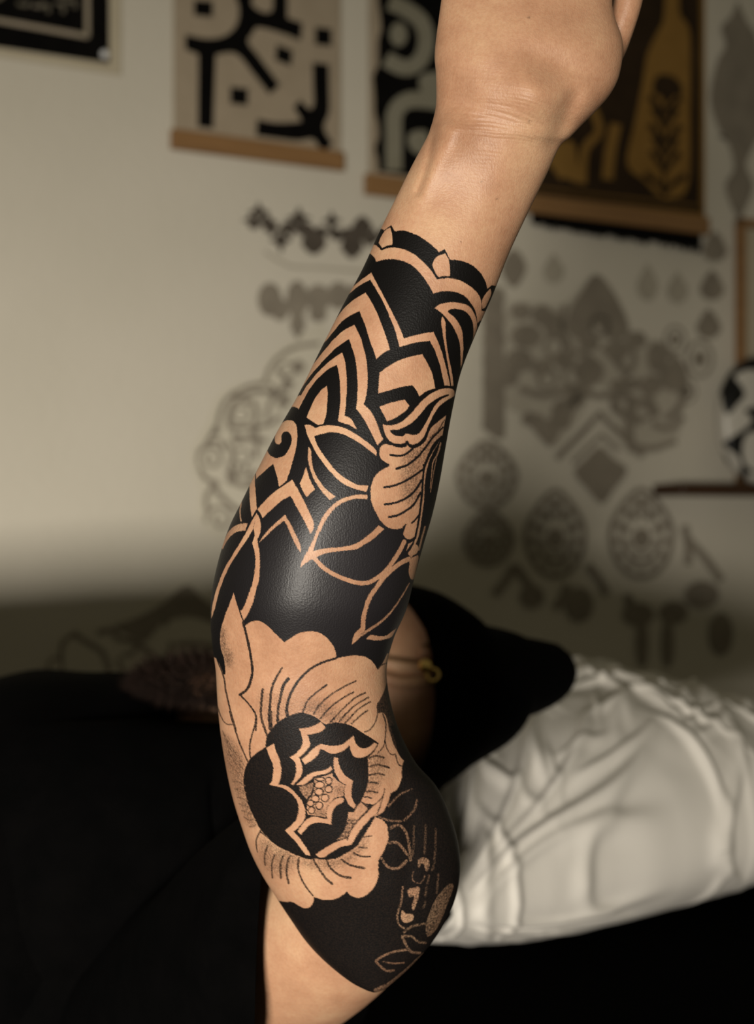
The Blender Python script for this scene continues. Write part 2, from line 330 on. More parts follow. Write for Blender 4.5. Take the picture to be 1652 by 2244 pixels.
    S([(665, 1375), (780, 1350), (900, 1280), (990, 1200), (1070, 1060)], 30, 1)
    S([(960, 1452), (1010, 1400), (1060, 1330)], 24, 1)
    S([(1115, 700), (1105, 850), (1090, 1050), (1070, 1250), (1040, 1450), (1000, 1650)], 28, 1)
    S([(1380, 120), (1300, 250), (1200, 350)], 16, .8)
    S([(850, 1500), (880, 1470)], 20, 1)
    W([(850, 560), (1000, 470), (1140, 400), (1250, 250), (1340, 150), (1330, 330), (1150, 600), (1090, 760), (1080, 1000), (1050, 1200), (900, 1200), (820, 1000), (840, 780)], .42, 16)
    # ---- lower arm: everything under the petal line is bare skin first
    fr(*fH)
    low = [(60, 830, 1), (165, 890, 1), (200, 990), (240, 1082, 1), (262, 1050), (250, 900), (218, 800), (205, 680), (220, 560), (260, 430), (310, 300), (350, 192, 1), (378, 290), (425, 430), (462, 545, 1),
           (480, 540), (520, 505), (600, 488), (680, 518), (760, 590), (830, 660), (890, 718, 1), (960, 670), (1050, 620), (1150, 600), (1250, 612), (1340, 670), (1410, 760), (1440, 850), (1435, 888, 1)]
    i_ = [(760, 478), (860, 468), (960, 480), (1030, 518), (1070, 560), (1105, 612, 1), (1160, 550, 1), (1205, 450, 1), (1700, 400, 1), (2200, 4300, 1), (-1600, 4300, 1), (-1600, 500, 1)]
    dx, dy = (600 - 440) / .2058, (1340 - 1260) / .2058
    F(low + [(p[0] + dx, p[1] + dy) + tuple(p[2:]) for p in i_], 0.0)
    # leaf/petal shading
    W([(190, 560), (250, 560), (280, 760), (350, 860), (300, 1000), (240, 900), (200, 750)], .55, 12)
    W([(600, 1250), (900, 1250), (1050, 1450), (900, 1560), (700, 1600)], .18, 26)
    fr(*fI)
    W([(330, 960), (520, 960), (760, 1080), (840, 1170), (600, 1200), (420, 1090), (300, 1080)], .34, 16)
    fr(*fH)
    S([(452, 505), (490, 650), (530, 850), (550, 1000), (535, 1120), (490, 1220), (415, 1276)], 26, .97, 30)
    S([(415, 1276), (490, 1350), (560, 1440), (592, 1520), (585, 1652)], 18, .95)
    S([(190, 940), (245, 1090), (270, 1250), (310, 1420), (375, 1660)], 18, .9)
    S([(658, 1218), (645, 1350), (642, 1500), (690, 1665)], 26, .92)
    S([(868, 990), (800, 1100), (755, 1220), (735, 1400), (730, 1530), (742, 1640)], 20, .95, 36)
    S([(930, 1108), (880, 1180), (850, 1300), (822, 1430), (815, 1560)], 38, .95, 24)
    S([(1440, 888), (1300, 930), (1180, 990), (1080, 1080), (990, 1200), (940, 1310), (915, 1420), (922, 1500)], 24, .97, 32)
    S([(1340, 1170), (1230, 1250), (1130, 1350), (1085, 1465)], 20, .92)
    S([(178, 1400), (220, 1520), (270, 1585), (335, 1595)], 13, .8)
    fr(*fI)
    for pts in ([(875, 738), (750, 800), (600, 890), (480, 1000), (425, 1095)], [(850, 858), (720, 930), (600, 1020), (495, 1140)], [(975, 865), (850, 930), (720, 1050), (600, 1180)],
                [(1010, 912), (850, 1010), (695, 1170)], [(1030, 960), (900, 1040), (755, 1190)], [(1000, 1055), (920, 1110), (825, 1195)]):
        S(pts, 17, .9)
    S([(655, 498), (760, 474), (880, 463), (1000, 488), (1060, 540), (1105, 612)], 12, 1)
    S([(1105, 612), (1150, 570), (1200, 550)], 12, .9)
    F([(1230, 640, 1), (1190, 800), (1140, 920), (1100, 982, 1), (1105, 1085, 1), (1160, 1080), (1200, 1130), (1240, 1300), (1290, 1440), (1400, 1600), (1600, 1652, 1), (1500, 900, 1)], .93)  # ink along the right edge, with the shadow on that side painted in
    S([(1100, 1000), (1105, 1080), (1080, 1180), (1020, 1260), (965, 1282)], 14, .9)
    S([(1160, 1090), (1190, 1180), (1192, 1300), (1180, 1390)], 16, .85)
    # ---- lower black field round the elbow
    fr(*fM)
    Mx = lambda pts, f: [((p[0] * f[2] + f[0] - fM[0]) / fM[2], (p[1] * f[2] + f[1] - fM[1]) / fM[2]) + tuple(p[2:]) for p in pts]
    F([(1100, -100, 1), (640, 60, 1), (700, 250), (735, 400), (800, 480, 1), (775, 570), (770, 700), (720, 820), (640, 872, 1), (600, 1000), (540, 1100), (455, 1150, 1), (470, 1168, 1), (540, 1195), (590, 1260), (610, 1380),
       (600, 1480)] + Mx([(530, 250), (480, 380), (410, 500, 1), (405, 620), (400, 740), (350, 850), (280, 930), (200, 978), (110, 982), (40, 950)], fN)
      + Mx([(1165, 935, 1), (1130, 970), (1060, 1015), (980, 1030), (900, 1025), (850, 1008), (815, 1000, 1), (810, 1050), (780, 1098), (730, 1118), (670, 1100), (610, 1062, 1), (570, 1050), (500, 1050), (400, 1030, 1),
             (100, 1100, 1), (600, 2200, 1), (1650, 2200, 1), (2700, 1400, 1), (2700, -200, 1)], fL), .993)
    # centre of the open peony
    b = [(fJ, [(668, 425, 1), (690, 290), (750, 200), (840, 110), (950, 50), (1080, 10), (1200, 30), (1300, 80), (1345, 118, 1)]),
         (fK, [(620, 145), (720, 132), (850, 140), (960, 180), (1050, 240), (1150, 300), (1264, 372, 1), (1245, 430), (1130, 560, 1), (1140, 640), (1142, 800), (1120, 930), (1060, 1060), (1050, 1100, 1), (1240, 1120, 1), (1262, 1180, 1), (1230, 1260), (1150, 1390), (1040, 1570)]),
         (fL, [(1260, 470), (1150, 540), (1050, 588), (930, 603), (830, 590), (790, 600, 1), (720, 590), (600, 540), (450, 470), (330, 380), (240, 270)]),
         (fJ, [(560, 1330), (480, 1160), (430, 1000), (405, 850), (415, 720), (450, 620), (520, 530)])]
    P = []
    for f, pts in b: P += Mx(pts, f)
    fr(*fM)
    # soft grey around it first
    W(Mx([(150, 250), (300, 380), (420, 620), (410, 800), (560, 1300), (480, 1380), (350, 1100), (250, 800), (180, 500)], fJ), .45, 10)
    W(Mx([(240, 380), (400, 420), (640, 540), (620, 660), (520, 760), (360, 740), (260, 600)], fL), .4, 16)
    W(Mx([(680, 580), (900, 600), (1150, 560), (1330, 380), (1400, 380), (1290, 560), (1100, 680), (900, 700), (730, 680)], fL), .42, 14)
    W([(370, 420), (560, 420), (560, 640), (470, 860), (330, 930), (360, 700)], .34, 12)
    F(P, .992)
    fr(*fJ)
    F([(680, 435, 1), (775, 380, 1), (790, 450), (830, 560), (857, 650), (860, 750), (842, 830), (820, 882, 1), (900, 885), (980, 930), (1050, 1000), (1110, 1080), (1147, 1180), (1150, 1260), (1120, 1330), (1060, 1400),
       (1008, 1440, 1), (1070, 1510), (1130, 1590), (1170, 1650), (1215, 1735, 1), (1160, 1725, 1), (1100, 1652), (1030, 1560), (960, 1490), (908, 1430, 1), (970, 1380), (1040, 1300), (1070, 1200), (1065, 1120), (1030, 1040),
       (960, 970), (870, 915), (718, 880, 1), (750, 820), (765, 720), (760, 640), (720, 540)])
    fr(*fK)
    F([(300, 205, 1), (450, 180), (565, 123, 1), (618, 190), (560, 240), (480, 265), (400, 275, 1), (430, 340), (435, 400), (400, 460), (350, 510), (300, 552, 1), (332, 620), (345, 700), (320, 780), (270, 840), (235, 887, 1),
       (203, 870, 1), (250, 800), (270, 720), (265, 640), (240, 590), (193, 550, 1), (270, 500), (330, 420), (347, 350), (335, 270)])
    F([(568, 383, 1), (650, 405), (740, 410), (830, 390), (900, 340), (962, 288, 1), (985, 370), (1040, 430), (1100, 440), (1160, 420), (1212, 372, 1), (1252, 385, 1), (1210, 450), (1150, 510), (1070, 550), (990, 550), (940, 500),
       (915, 398, 1), (850, 460), (760, 500), (680, 500), (600, 460), (560, 448, 1), (530, 520), (450, 590), (375, 632, 1), (333, 575, 1), (400, 520), (470, 450)])
    F([(728, 545, 1), (775, 558, 1), (790, 650), (830, 730), (890, 790), (950, 830, 1), (940, 900), (935, 1000), (960, 1080), (986, 1130), (967, 1168, 1), (900, 1110), (860, 1020), (850, 940), (870, 880, 1), (830, 860), (770, 790),
       (730, 700), (720, 620)])
    F([(690, 650, 1), (697, 700), (640, 740), (560, 760), (480, 780), (420, 840), (350, 880), (272, 882, 1), (340, 820), (410, 760), (490, 725), (580, 710), (640, 690)])
    F([(490, 800, 1), (620, 772), (700, 738, 1), (730, 790), (790, 845), (862, 890, 1), (838, 950), (835, 1010), (750, 1035), (690, 1090), (640, 1160), (622, 1272, 1), (530, 1255), (410, 1240, 1), (400, 1150), (400, 1080), (470, 1000), (490, 900)], .12)
    F([(300, 900, 1), (400, 880), (472, 850, 1), (465, 940), (430, 1010), (400, 1055, 1), (340, 990)], .55)
    W([(740, 880), (830, 900), (820, 1000), (740, 990)], .3, 8)
    W([(450, 1200), (600, 1190), (610, 1260), (450, 1240)], .45, 6)
    for (x, y, rx, ry) in ((662, 832, 40, 44), (552, 882, 58, 42), (662, 932, 44, 44), (545, 966, 52, 40), (500, 1048, 46, 42), (618, 1040, 46, 46), (442, 1102, 44, 36), (546, 1132, 44, 44), (455, 1186, 40, 42), (560, 812, 55, 22)):
        pts = [(x + rx * math.cos(t * math.pi / 5), y + ry * math.sin(t * math.pi / 5)) for t in range(11)]
        F(pts[:-1], .03); S(pts, 15, .95)
    F([(805, 1033, 1), (842, 1040), (830, 1092), (760, 1130), (710, 1200), (695, 1290), (690, 1362, 1), (600, 1340), (500, 1340), (420, 1370), (370, 1430), (330, 1482, 1), (288, 1440, 1), (340, 1360), (410, 1290), (500, 1265),
       (600, 1290), (642, 1292, 1), (635, 1200), (670, 1120), (730, 1060)])
    # petal sliver with hatching between heart and rim
    F([(900, 1210, 1), (965, 1215, 1), (1020, 1120), (1055, 1098, 1), (1118, 1150), (1135, 1175, 1), (1060, 1250), (990, 1330), (930, 1430), (880, 1515, 1), (760, 1548, 1), (850, 1440), (885, 1330)], .12)
    W([(900, 1300), (990, 1310), (900, 1500), (780, 1540), (860, 1430)], .5, 6)
    for p in ([(890, 1310), (990, 1305)], [(880, 1350), (970, 1345)], [(860, 1400), (940, 1400)], [(840, 1450), (920, 1455)], [(800, 1500), (890, 1510)]):
        S(p, 14, .8)
    fr(*fL)
    F([(1510, 10, 1), (1490, 90), (1400, 180), (1300, 300), (1240, 400), (1208, 442, 1), (1090, 472), (990, 530), (920, 577), (870, 573), (833, 548, 1), (950, 470), (1080, 403), (1168, 377, 1), (1220, 285), (1300, 180), (1420, 60), (1500, -60, 1)])
    # hatching and petal contours on the right of the flower
    fr(*fM)
    F([(570, 818, 1), (560, 950), (490, 1120, 1), (440, 1160, 1), (545, 905, 1)], .05)
    for pts, w in (([(380, 447), (460, 420), (555, 440)], 24), ([(385, 552), (480, 527), (620, 562)], 26), ([(380, 652), (480, 635), (562, 652)], 24), ([(375, 745), (430, 740), (490, 755)], 24),
                   ([(350, 850), (410, 848), (475, 862)], 24), ([(318, 920), (360, 918), (402, 932)], 20)):
        S(pts, w, .85)
    S([(290, 980), (345, 1010), (368, 1065)], 14, .9)
    S([(570, 820), (530, 930), (400, 1045), (240, 1200), (150, 1340), (115, 1440)], 13, .95)
    S([(570, 820), (535, 950), (478, 1125)], 13, .9)
    S([(375, 430), (440, 360), (490, 270)], 14, .9)
    S([(480, 395), (550, 310), (580, 250, 1), (600, 340), (650, 405), (700, 400)], 14, .85)
    S([(700, 410), (735, 520), (775, 540)], 18, .85)
    S([(300, 1402), (405, 1386)], 20, .75); S([(255, 1522), (352, 1532)], 22, .8); S([(190, 1590), (280, 1632), (392, 1636)], 22, .88)
    fr(*fL)
    for pts, w, w2 in (([(1110, 600), (1200, 660), (1345, 692)], 20, 28), ([(950, 610), (1000, 700), (1090, 770), (1200, 795)], 20, 28), ([(810, 600), (870, 700), (940, 800), (1008, 858)], 20, 28),
                       ([(655, 585), (645, 680), (670, 780), (730, 890), (805, 985)], 24, 16), ([(565, 560), (530, 640), (525, 750), (545, 850)], 18, 24), ([(490, 560), (460, 650), (462, 795)], 18, 26),
                       ([(400, 550), (365, 650), (375, 795)], 18, 16), ([(320, 450), (290, 560), (295, 660)], 16, 16), ([(250, 290), (200, 400), (215, 520)], 18, 12), ([(240, 300), (330, 370)], 16, 16)):
        S(pts, w, .88, w2)
    # fine lines down the left edge
    fr(*fJ)
    S([(540, 0), (556, 60), (545, 150), (510, 270), (485, 380), (480, 470), (492, 560)], 20, .92)
    S([(240, 0), (290, 170), (360, 380), (430, 540), (465, 612)], 20, .9)
    S([(612, 0), (622, 80), (660, 200), (690, 285)], 26, .9)
    S([(730, 0), (735, 100), (735, 180)], 40, .92); S([(818, 0), (825, 100)], 26, .92); S([(925, 0), (930, 40)], 26, .92)
    for pts in ([(150, 230), (240, 400), (390, 610)], [(180, 330), (290, 520), (405, 700)], [(220, 470), (320, 640), (405, 790)], [(280, 840), (350, 850), (420, 890)], [(300, 930), (370, 940), (430, 975)],
                [(330, 1030), (400, 1050), (455, 1075)], [(350, 1110), (420, 1130), (480, 1160)], [(385, 1190), (450, 1210), (505, 1230)], [(410, 1270), (470, 1300), (545, 1300)], [(470, 1385), (520, 1385), (555, 1360)]):
        S(pts, 14, .62)
    # pale outlines in the elbow black, part-inked to paint in the shade there
    fr(*fM)
    S([(610, 1030), (750, 890), (900, 820)], 22, .72, 10); S([(960, 950), (920, 1080), (800, 1200)], 22, .74); S([(500, 1160), (620, 1200), (760, 1212)], 22, .72)
    fr(*fN)
    S([(560, 90), (640, 48), (710, 70), (770, 160), (800, 280), (815, 400), (820, 500)], 34, .74); S([(550, 278), (620, 268), (690, 310), (780, 430)], 34, .74)
    S([(450, 480), (510, 570), (600, 610), (690, 590), (770, 510)], 34, .7)
    F([(920, 500), (990, 468), (1062, 505), (1060, 600), (1020, 645), (1000, 570), (960, 545), (930, 600)], .64)
    F([(790, 880), (870, 860), (935, 850), (930, 950), (890, 1090), (855, 1150), (838, 1090), (870, 970), (800, 975)], .54)
    F([(710, 1150), (770, 1195), (850, 1200), (855, 1270), (770, 1312), (705, 1270)], .42)
    F([(1310, 820), (1380, 830), (1340, 960), (1250, 1200), (1150, 1400), (1050, 1490), (1018, 1380), (1050, 1230), (1150, 1000)], .8)  # dim skin patch, its shade painted in as partial ink
    S([(720, 850), (700, 1050), (655, 1200), (670, 1330), (740, 1382)], 22, .72); S([(860, 650), (850, 760), (950, 800), (1010, 700)], 12, .78)
    for x, y, h in ((1060, 750, 50), (1030, 900, 60), (1120, 600, 30), (1010, 1080, 40), (1180, 800, 120), (870, 250, 200), (1020, 230, 180), (1150, 320, 220)):
        S([(x, y - h), (x - 6, y), (x - 20, y + h)], 26, .9)
    fr(*fO)
    S([(600, 803), (700, 742), (820, 702), (935, 685)], 22, .7); S([(600, 810), (650, 865), (720, 912), (790, 905)], 24, .74); S([(680, 812), (780, 832), (900, 825)], 14, .72)
    S([(880, 550), (930, 650), (980, 710), (1070, 720)], 26, .76); S([(880, 540), (980, 545), (1050, 600), (1130, 612)], 22, .78); S([(900, 500), (980, 440), (1120, 408)], 22, .78)
    S([(600, 1115), (720, 1068), (860, 965), (990, 850), (1110, 740)], 46, .8)  # untattooed elbow rim, darkened with partial ink to stand for shade
    return R

# ---------------------------------------------------------------- structure
TAN = 0.5                       # the wall runs away to the right
Z0 = 2.35                       # its distance straight ahead
WA = math.atan(TAN); WD = Vector((math.cos(WA), math.sin(WA), 0)); WN = Vector((math.sin(WA), -math.cos(WA), 0))
WO = Vector((0, Z0, 0))
def wall_uv(px, py):
    """(distance along the wall, height) of the wall point seen at a picture point"""
    u = (px - FW / 2) / FPX; y = Z0 / (1 - TAN * u); x = u * y
    return (x / math.cos(WA), CAM.z + (FH / 2 - py) / FPX * y)
def wall_pt(s, z, off=0.0):
    return WO + WD * s + Vector((0, 0, z)) + WN * off
M_WALL = noisy('white_wall_paint', (.50, .465, .385), (.54, .50, .42), 3, .75, .25, .0015, 60)
M_FLOOR = noisy('dark_floor', (.05, .035, .025), (.08, .055, .04), 6, .5, .4, .001)
def box_mesh(name, x0, x1, y0, y1, z0, z1, mat, parent=None, bevel=0.0, M=None):
    bm = bmesh.new()
    vs = [bm.verts.new((x, y, z)) for x in (x0, x1) for y in (y0, y1) for z in (z0, z1)]
    for f in ((0, 1, 3, 2), (4, 6, 7, 5), (0, 4, 5, 1), (2, 3, 7, 6), (0, 2, 6, 4), (1, 5, 7, 3)): bm.faces.new([vs[i] for i in f])
    if bevel: bmesh.ops.bevel(bm, geom=bm.edges[:], offset=bevel, segments=3, affect='EDGES', profile=.6)
    bmesh.ops.recalc_face_normals(bm, faces=bm.faces)
    if M: bm.transform(M)
    me = bpy.data.meshes.new(name); bm.to_mesh(me); bm.free(); me.materials.append(mat)
    o = bpy.data.objects.new(name, me); COL.objects.link(o)
    if parent: set_parent(o, parent)
    return o
WALLM = Matrix.Translation(WO) @ Matrix(((WD.x, -WN.x, 0), (WD.y, -WN.y, 0), (0, 0, 1))).to_4x4()   # local x along wall, y into it, z up
tag(box_mesh('wall_back', -3.0, 3.2, 0, .12, 0, 2.7, M_WALL, M=WALLM), kind='structure')
tag(box_mesh('floor', -3.2, 3.2, -2.2, 4.2, -.1, 0, M_FLOOR), kind='structure')

# ---------------------------------------------------------------- flat artwork on the wall, real thin layers
def ribbon(pts, w, w2=None, smooth=True, cap=True):
    """outline polygons of a brush stroke in wall coordinates: list of convex pieces"""
    P = spline(pts, False, 5) if smooth else np.array([(p[0], p[1]) for p in pts], float)
    n = len(P); T = np.gradient(P, axis=0); T /= np.maximum(np.hypot(T[:, 0], T[:, 1])[:, None], 1e-9)
    Nn = np.stack([-T[:, 1], T[:, 0]], 1)
    ws = np.linspace(w, w if w2 is None else w2, n)[:, None] / 2
    return P + Nn * ws, P - Nn * ws
class Art:
    """collects flat shapes given at picture points and lays them on the wall"""
    def __init__(s, off, frame=(0, 0, 1)): s.V, s.F, s.off, s.f = [], [], off, frame
    def map(s, P):
        x0, y0, k = s.f
        s.n = getattr(s, 'n', 0) + 1
        return [wall_pt(*wall_uv(p[0] * k + x0, p[1] * k + y0), s.off + .000012 * (int(s.n) % 12)) for p in P]
    def poly(s, pts, smooth=True):
        P = spline(pts, True, 4) if smooth else [(p[0], p[1]) for p in pts]
        i = len(s.V); s.V += s.map(P); s.F.append(tuple(range(i, i + len(P)))); return s
    def line(s, pts, w, w2=None, smooth=True):
        A, B = ribbon(pts, w, w2, smooth); n = len(A); i = len(s.V)
        s.V += s.map(list(A) + list(B))
        for k in range(n - 1): s.F.append((i + k, i + k + 1, i + n + k + 1, i + n + k))
        return s
    def dot(s, x, y, rx, ry=None, n=12):
        ry = ry or rx
        return s.poly([(x + rx * math.cos(2 * math.pi * k / n), y + ry * math.sin(2 * math.pi * k / n)) for k in range(n)], False)
    def ring(s, x, y, rx, ry, w, n=16):
        return s.line([(x + rx * math.cos(2 * math.pi * k / n), y + ry * math.sin(2 * math.pi * k / n)) for k in range(n + 1)], w)
    def build_parts(s, name, mat, parent):
        o = s.build(name, mat); bm = bmesh.new(); bm.from_mesh(o.data); bm.verts.ensure_lookup_table()
        left = set(bm.verts); bpy.data.objects.remove(o)
        while left:
            st = [left.pop()]; grp = set(st)
            while st:
                for e in st.pop().link_edges:
                    for v in e.verts:
                        if v not in grp: grp.add(v); left.discard(v); st.append(v)
            idx = {v: i for i, v in enumerate(grp)}
            mesh_obj(name, [v.co for v in idx], [[idx[v] for v in f.verts] for f in bm.faces if f.verts[0] in grp], mat, parent, False)
        bm.free()
    def build(s, name, mat, parent=None, thick=.0004):
        bm = bmesh.new()
        bv = [bm.verts.new(p) for p in s.V]
        for f in s.F:
            vs = [bv[i] for i in f]
            try: bm.faces.new(vs)
            except ValueError: pass
        bm.normal_update()
        bmesh.ops.triangulate(bm, faces=[f for f in bm.faces if len(f.verts) > 4])
        bm.normal_update()
        for f in bm.faces:
            if f.normal.dot(WN) < 0: f.normal_flip()
        geo = bmesh.ops.extrude_face_region(bm, geom=bm.faces[:])
        bmesh.ops.translate(bm, vec=-WN * thick, verts=[g for g in geo['geom'] if isinstance(g, bmesh.types.BMVert)])
        bmesh.ops.recalc_face_normals(bm, faces=bm.faces)
        me = bpy.data.meshes.new(name); bm.to_mesh(me); bm.free(); me.materials.append(mat)
        o = bpy.data.objects.new(name, me); COL.objects.link(o)
        if parent: set_parent(o, parent)
        return o
M_PAPER = noisy('cream_canvas', (.30, .245, .175), (.33, .27, .195), 30, .85, .2, .0004, 900)
M_INK = noisy('black_print', (.0022, .002, .0018), (.004, .0035, .003), 40, .85, .06)
M_PALE = noisy('pale_paper', (.40, .35, .255), (.43, .38, .28), 12, .8, .2)
M_OAK = noisy('oak_rail', (.20, .105, .040), (.25, .135, .052), 9, .5, .35, .0004, 80, stretch=(1, 1, 12))
M_GREYBRUSH = noisy('pale_grey_brush', (.19, .175, .125), (.22, .205, .155), 18, .8, .2)
M_OCHRE = noisy('ochre_print', (.20, .108, .024), (.24, .132, .032), 20, .75, .2)
M_BROWNPRINT = noisy('dark_brown_print', (.018, .009, .003), (.03, .016, .006), 16, .75, .2)
M_STENCIL = noisy('grey_stencil_ink', (.19, .165, .13), (.24, .21, .165), 24, .85, .1)
M_STENCILLIGHT = noisy('light_stencil_ink', (.33, .30, .24), (.37, .335, .27), 24, .85, .1)
M_STENCILDARK = noisy('dark_stencil_ink', (.055, .045, .035), (.09, .075, .06), 24, .85, .1)
M_TRACING = noisy('tracing_paper', (.49, .455, .365), (.52, .48, .39), 20, .7, .25)
M_WALNUT = noisy('walnut_shelf', (.03, .012, .004), (.05, .02, .008), 8, .45, .4, .0004, 60, stretch=(1, 1, 10))
M_STEEL = noisy('steel_pin', (.6, .6, .6), (.7, .7, .7), 30, .3, .6)

def rail_on_wall(name, q, depth, mat, parent):
    """wooden bar with rounded edges between the picture corners tl, tr, br, bl"""
    (a, za), (b, zb), (c, zc), (d, zd) = [wall_uv(*p) for p in q]
    z0, z1 = (zd + zc) / 2, (za + zb) / 2
    s0, s1 = (a + d) / 2, (b + c) / 2
    return box_mesh(name, s0, s1, -depth, -.001, z0, z1, mat, parent, .0035, WALLM)
def hanging(label, corner_l, corner_r, top_px, paper_mat, rail_q, group='hanging canvas prints in wooden rails'):
    s0, _ = wall_uv(*corner_l); s1, zb = wall_uv(*corner_r)
    root = empty('hanging_canvas', wall_pt((s0 + s1) / 2, zb, .01), label, 'wall hanging', group)
    _, zt = wall_uv(*top_px)
    box_mesh('canvas', s0, s1, -.006, -.002, zb, zt, paper_mat, root, 0, WALLM)
    r = rail_on_wall('rail', rail_q, .016, M_OAK, root)
    h = .03
    box_mesh('rail', s0 - .005, s1 + .005, -.016, -.001, zt - h, zt, M_OAK, root, .0035, WALLM)
    # cord above the top rail
    V, Fc = [], []
    mid = (s0 + s1) / 2
    for k in range(17):
        t = k / 16; ss = s0 + .02 + (s1 - s0 - .04) * t; zz = zt + .10 * (1 - abs(2 * t - 1))
        c = wall_pt(ss, zz, .008)
        for j in range(6):
            an = j * math.pi / 3
            V.append(c + WN * .0015 * math.cos(an) + Vector((0, 0, .0015)) * math.sin(an))
    for k in range(16):
        for j in range(6): Fc.append((k * 6 + j, k * 6 + (j + 1) % 6, k * 6 + 6 + (j + 1) % 6, k * 6 + 6 + j))
    mesh_obj('cord', V, Fc, M_INK, root)
    return root

# print with black angular strokes
f1 = (350, 0, .3814)
h1 = hanging('cream canvas with thick black angular strokes and small squares, above black flower row', (379, 300), (744, 345), (600, -420), M_PAPER, [(371, 287), (748, 335), (748, 374), (371, 332)])
a = Art(.0066, f1)
a.line([(470, -330), (400, -260), (300, -200)], 90).line([(700, -500), (690, -300), (700, -140)], 86).line([(180, -520), (200, -400), (330, -330)], 90)
a.poly([(880, -260, 1), (970, -250, 1), (970, -160, 1), (880, -170, 1)], False)
a.poly([(190, 8, 1), (297, 14, 1), (297, 106, 1), (190, 96, 1)], False)
a.poly([(400, -60, 1), (550, -60, 1), (520, 20), (550, 60), (600, 80), (640, 60), (640, -60, 1), (725, -60, 1), (725, 110, 1), (810, 140, 1), (802, 240, 1), (700, 200), (560, 165), (525, 200), (500, 250), (560, 330), (682, 495, 1), (622, 548, 1),
        (530, 430), (430, 315), (315, 322, 1), (300, 745, 1), (212, 735, 1), (215, 320, 1), (140, 290, 1), (140, 205, 1), (250, 228), (340, 222), (400, 190), (440, 130), (445, 40)])
for q in ([(885, 162), (978, 174), (978, 272), (885, 262)], [(665, 262), (755, 300), (745, 385), (655, 350)], [(398, 505), (500, 515), (498, 612), (398, 600)]):
    a.poly([p + (1,) for p in q], False)
a.poly([(870, 365, 1), (962, 375, 1), (965, 520), (965, 650), (935, 740), (985, 830, 1), (950, 870, 1), (905, 850), (870, 805), (780, 815), (650, 800), (545, 785, 1), (552, 690, 1), (660, 710), (790, 705), (800, 690), (760, 620, 1), (800, 580, 1),
        (850, 630), (875, 600), (872, 480)])
a.build('print', M_INK, h1)

# black print with pale curves, behind the wrist
h2 = hanging('black canvas with fat pale grey looping strokes and frayed edge, behind the raised hand', (806, 385), (1096, 436), (900, -420), M_PAPER, [(795, 378), (1104, 428), (1104, 470), (795, 424)])
a = Art(.0066)
random.seed(4)
edge = [(828 - (y % 3) * 3 - random.random() * 12 + 6 * (y > 9), 378 - y * 26 + 0, 1) for y in range(0, 30)]
a.poly([(1092, 416, 1), (1092, -396, 1)] + [(x, y, 1) for x, y, _ in reversed(edge)], False)
a.build('print', M_INK, h2)
a = Art(.0072, f1)
a.line([(1310, 20), (1400, 60), (1490, 130), (1520, 230), (1500, 330), (1440, 390), (1370, 390), (1290, 345)], 92).dot(1362, 205, 50, 70)
a.poly([(1490, 440), (1620, 430), (1620, 555), (1500, 545)]).line([(1335, 985), (1335, 800), (1340, 660), (1400, 590), (1500, 580), (1700, 610)], 94)
a.poly([(1430, 770), (1520, 760), (1530, 860), (1470, 890), (1420, 840)]).line([(1300, -420), (1500, -380), (1560, -240), (1440, -160), (1300, -150)], 90)
a.build_parts('brush_stroke', M_GREYBRUSH, h2)

# ochre print with bottle and plant
f3 = (1150, 0, .3039)
h3 = hanging('dark brown and ochre canvas printed with a tall vase shape holding a leafy stem', (1130, 425), (1541, 480), (1400, -420), M_OCHRE, [(1120, 418), (1546, 484), (1546, 526), (1120, 456)])
a = Art(.0066, f3)
a.poly([(-40, 1395, 1), (-40, -1350, 1), (1262, -1350, 1), (1262, 1545, 1), (600, 1470, 1)], False).build('print', M_BROWNPRINT, h3)
a = Art(.0072, f3)
a.poly([(1005, -500, 1), (1090, -500, 1), (1095, 0), (1105, 120), (1165, 210), (1178, 400), (1175, 800), (1170, 1280), (1120, 1420, 1), (1000, 1440, 1), (930, 1400), (850, 1310), (722, 1190), (775, 900), (835, 600), (868, 400), (940, 240), (990, 100)])
a.line([(470, 780), (520, 950), (420, 1080), (400, 1300)], 60).line([(640, 900), (600, 1100), (580, 1300)], 80).poly([(200, 1050), (330, 1030), (370, 1200), (430, 1330), (280, 1290), (180, 1180)])
a.line([(120, 1120), (200, 1200), (260, 1290)], 50).line([(640, -400), (560, 0), (500, 300)], 60)
a.line([(-40, 1345), (1240, 1492)], 9, smooth=False).line([(1252, 1490), (1250, -1300)], 8, smooth=False)
a.build('vase_print', M_OCHRE, h3)
a = Art(.0078, f3)
a.line([(1000, 640), (990, 1000), (985, 1420)], 22).poly([(910, 600), (960, 545), (1050, 560), (1110, 620), (1110, 690), (1060, 700), (1010, 760), (960, 700), (915, 680)])
for y, w in ((770, 115), (850, 85), (975, 110), (1060, 80), (1165, 100), (1330, 150)):
    a.line([(995 - w, y - 70), (950, y + 10), (990, y + 80)], 52, 22).line([(995 + w, y - 60), (1040, y + 10), (992, y + 85)], 52, 22)
a.build('leaf_print', M_BROWNPRINT, h3)
a = Art(.012)
# black tassel fringe under the lower rail
random.seed(7)
for k in range(88):
    x = 1160 + k * 4.2; y = 461 + (x - 1120) * .155
    a.poly([(x - 2.6, y - 6, 1), (x + 2.6, y - 6, 1), (x + 2.0, y + 20 + random.random() * 14, 1), (x - 1.6, y + 22 + random.random() * 12, 1)], False)
fr_ = a.build('tassel_fringe', M_INK, h3, .003); fr_['kind'] = 'stuff'

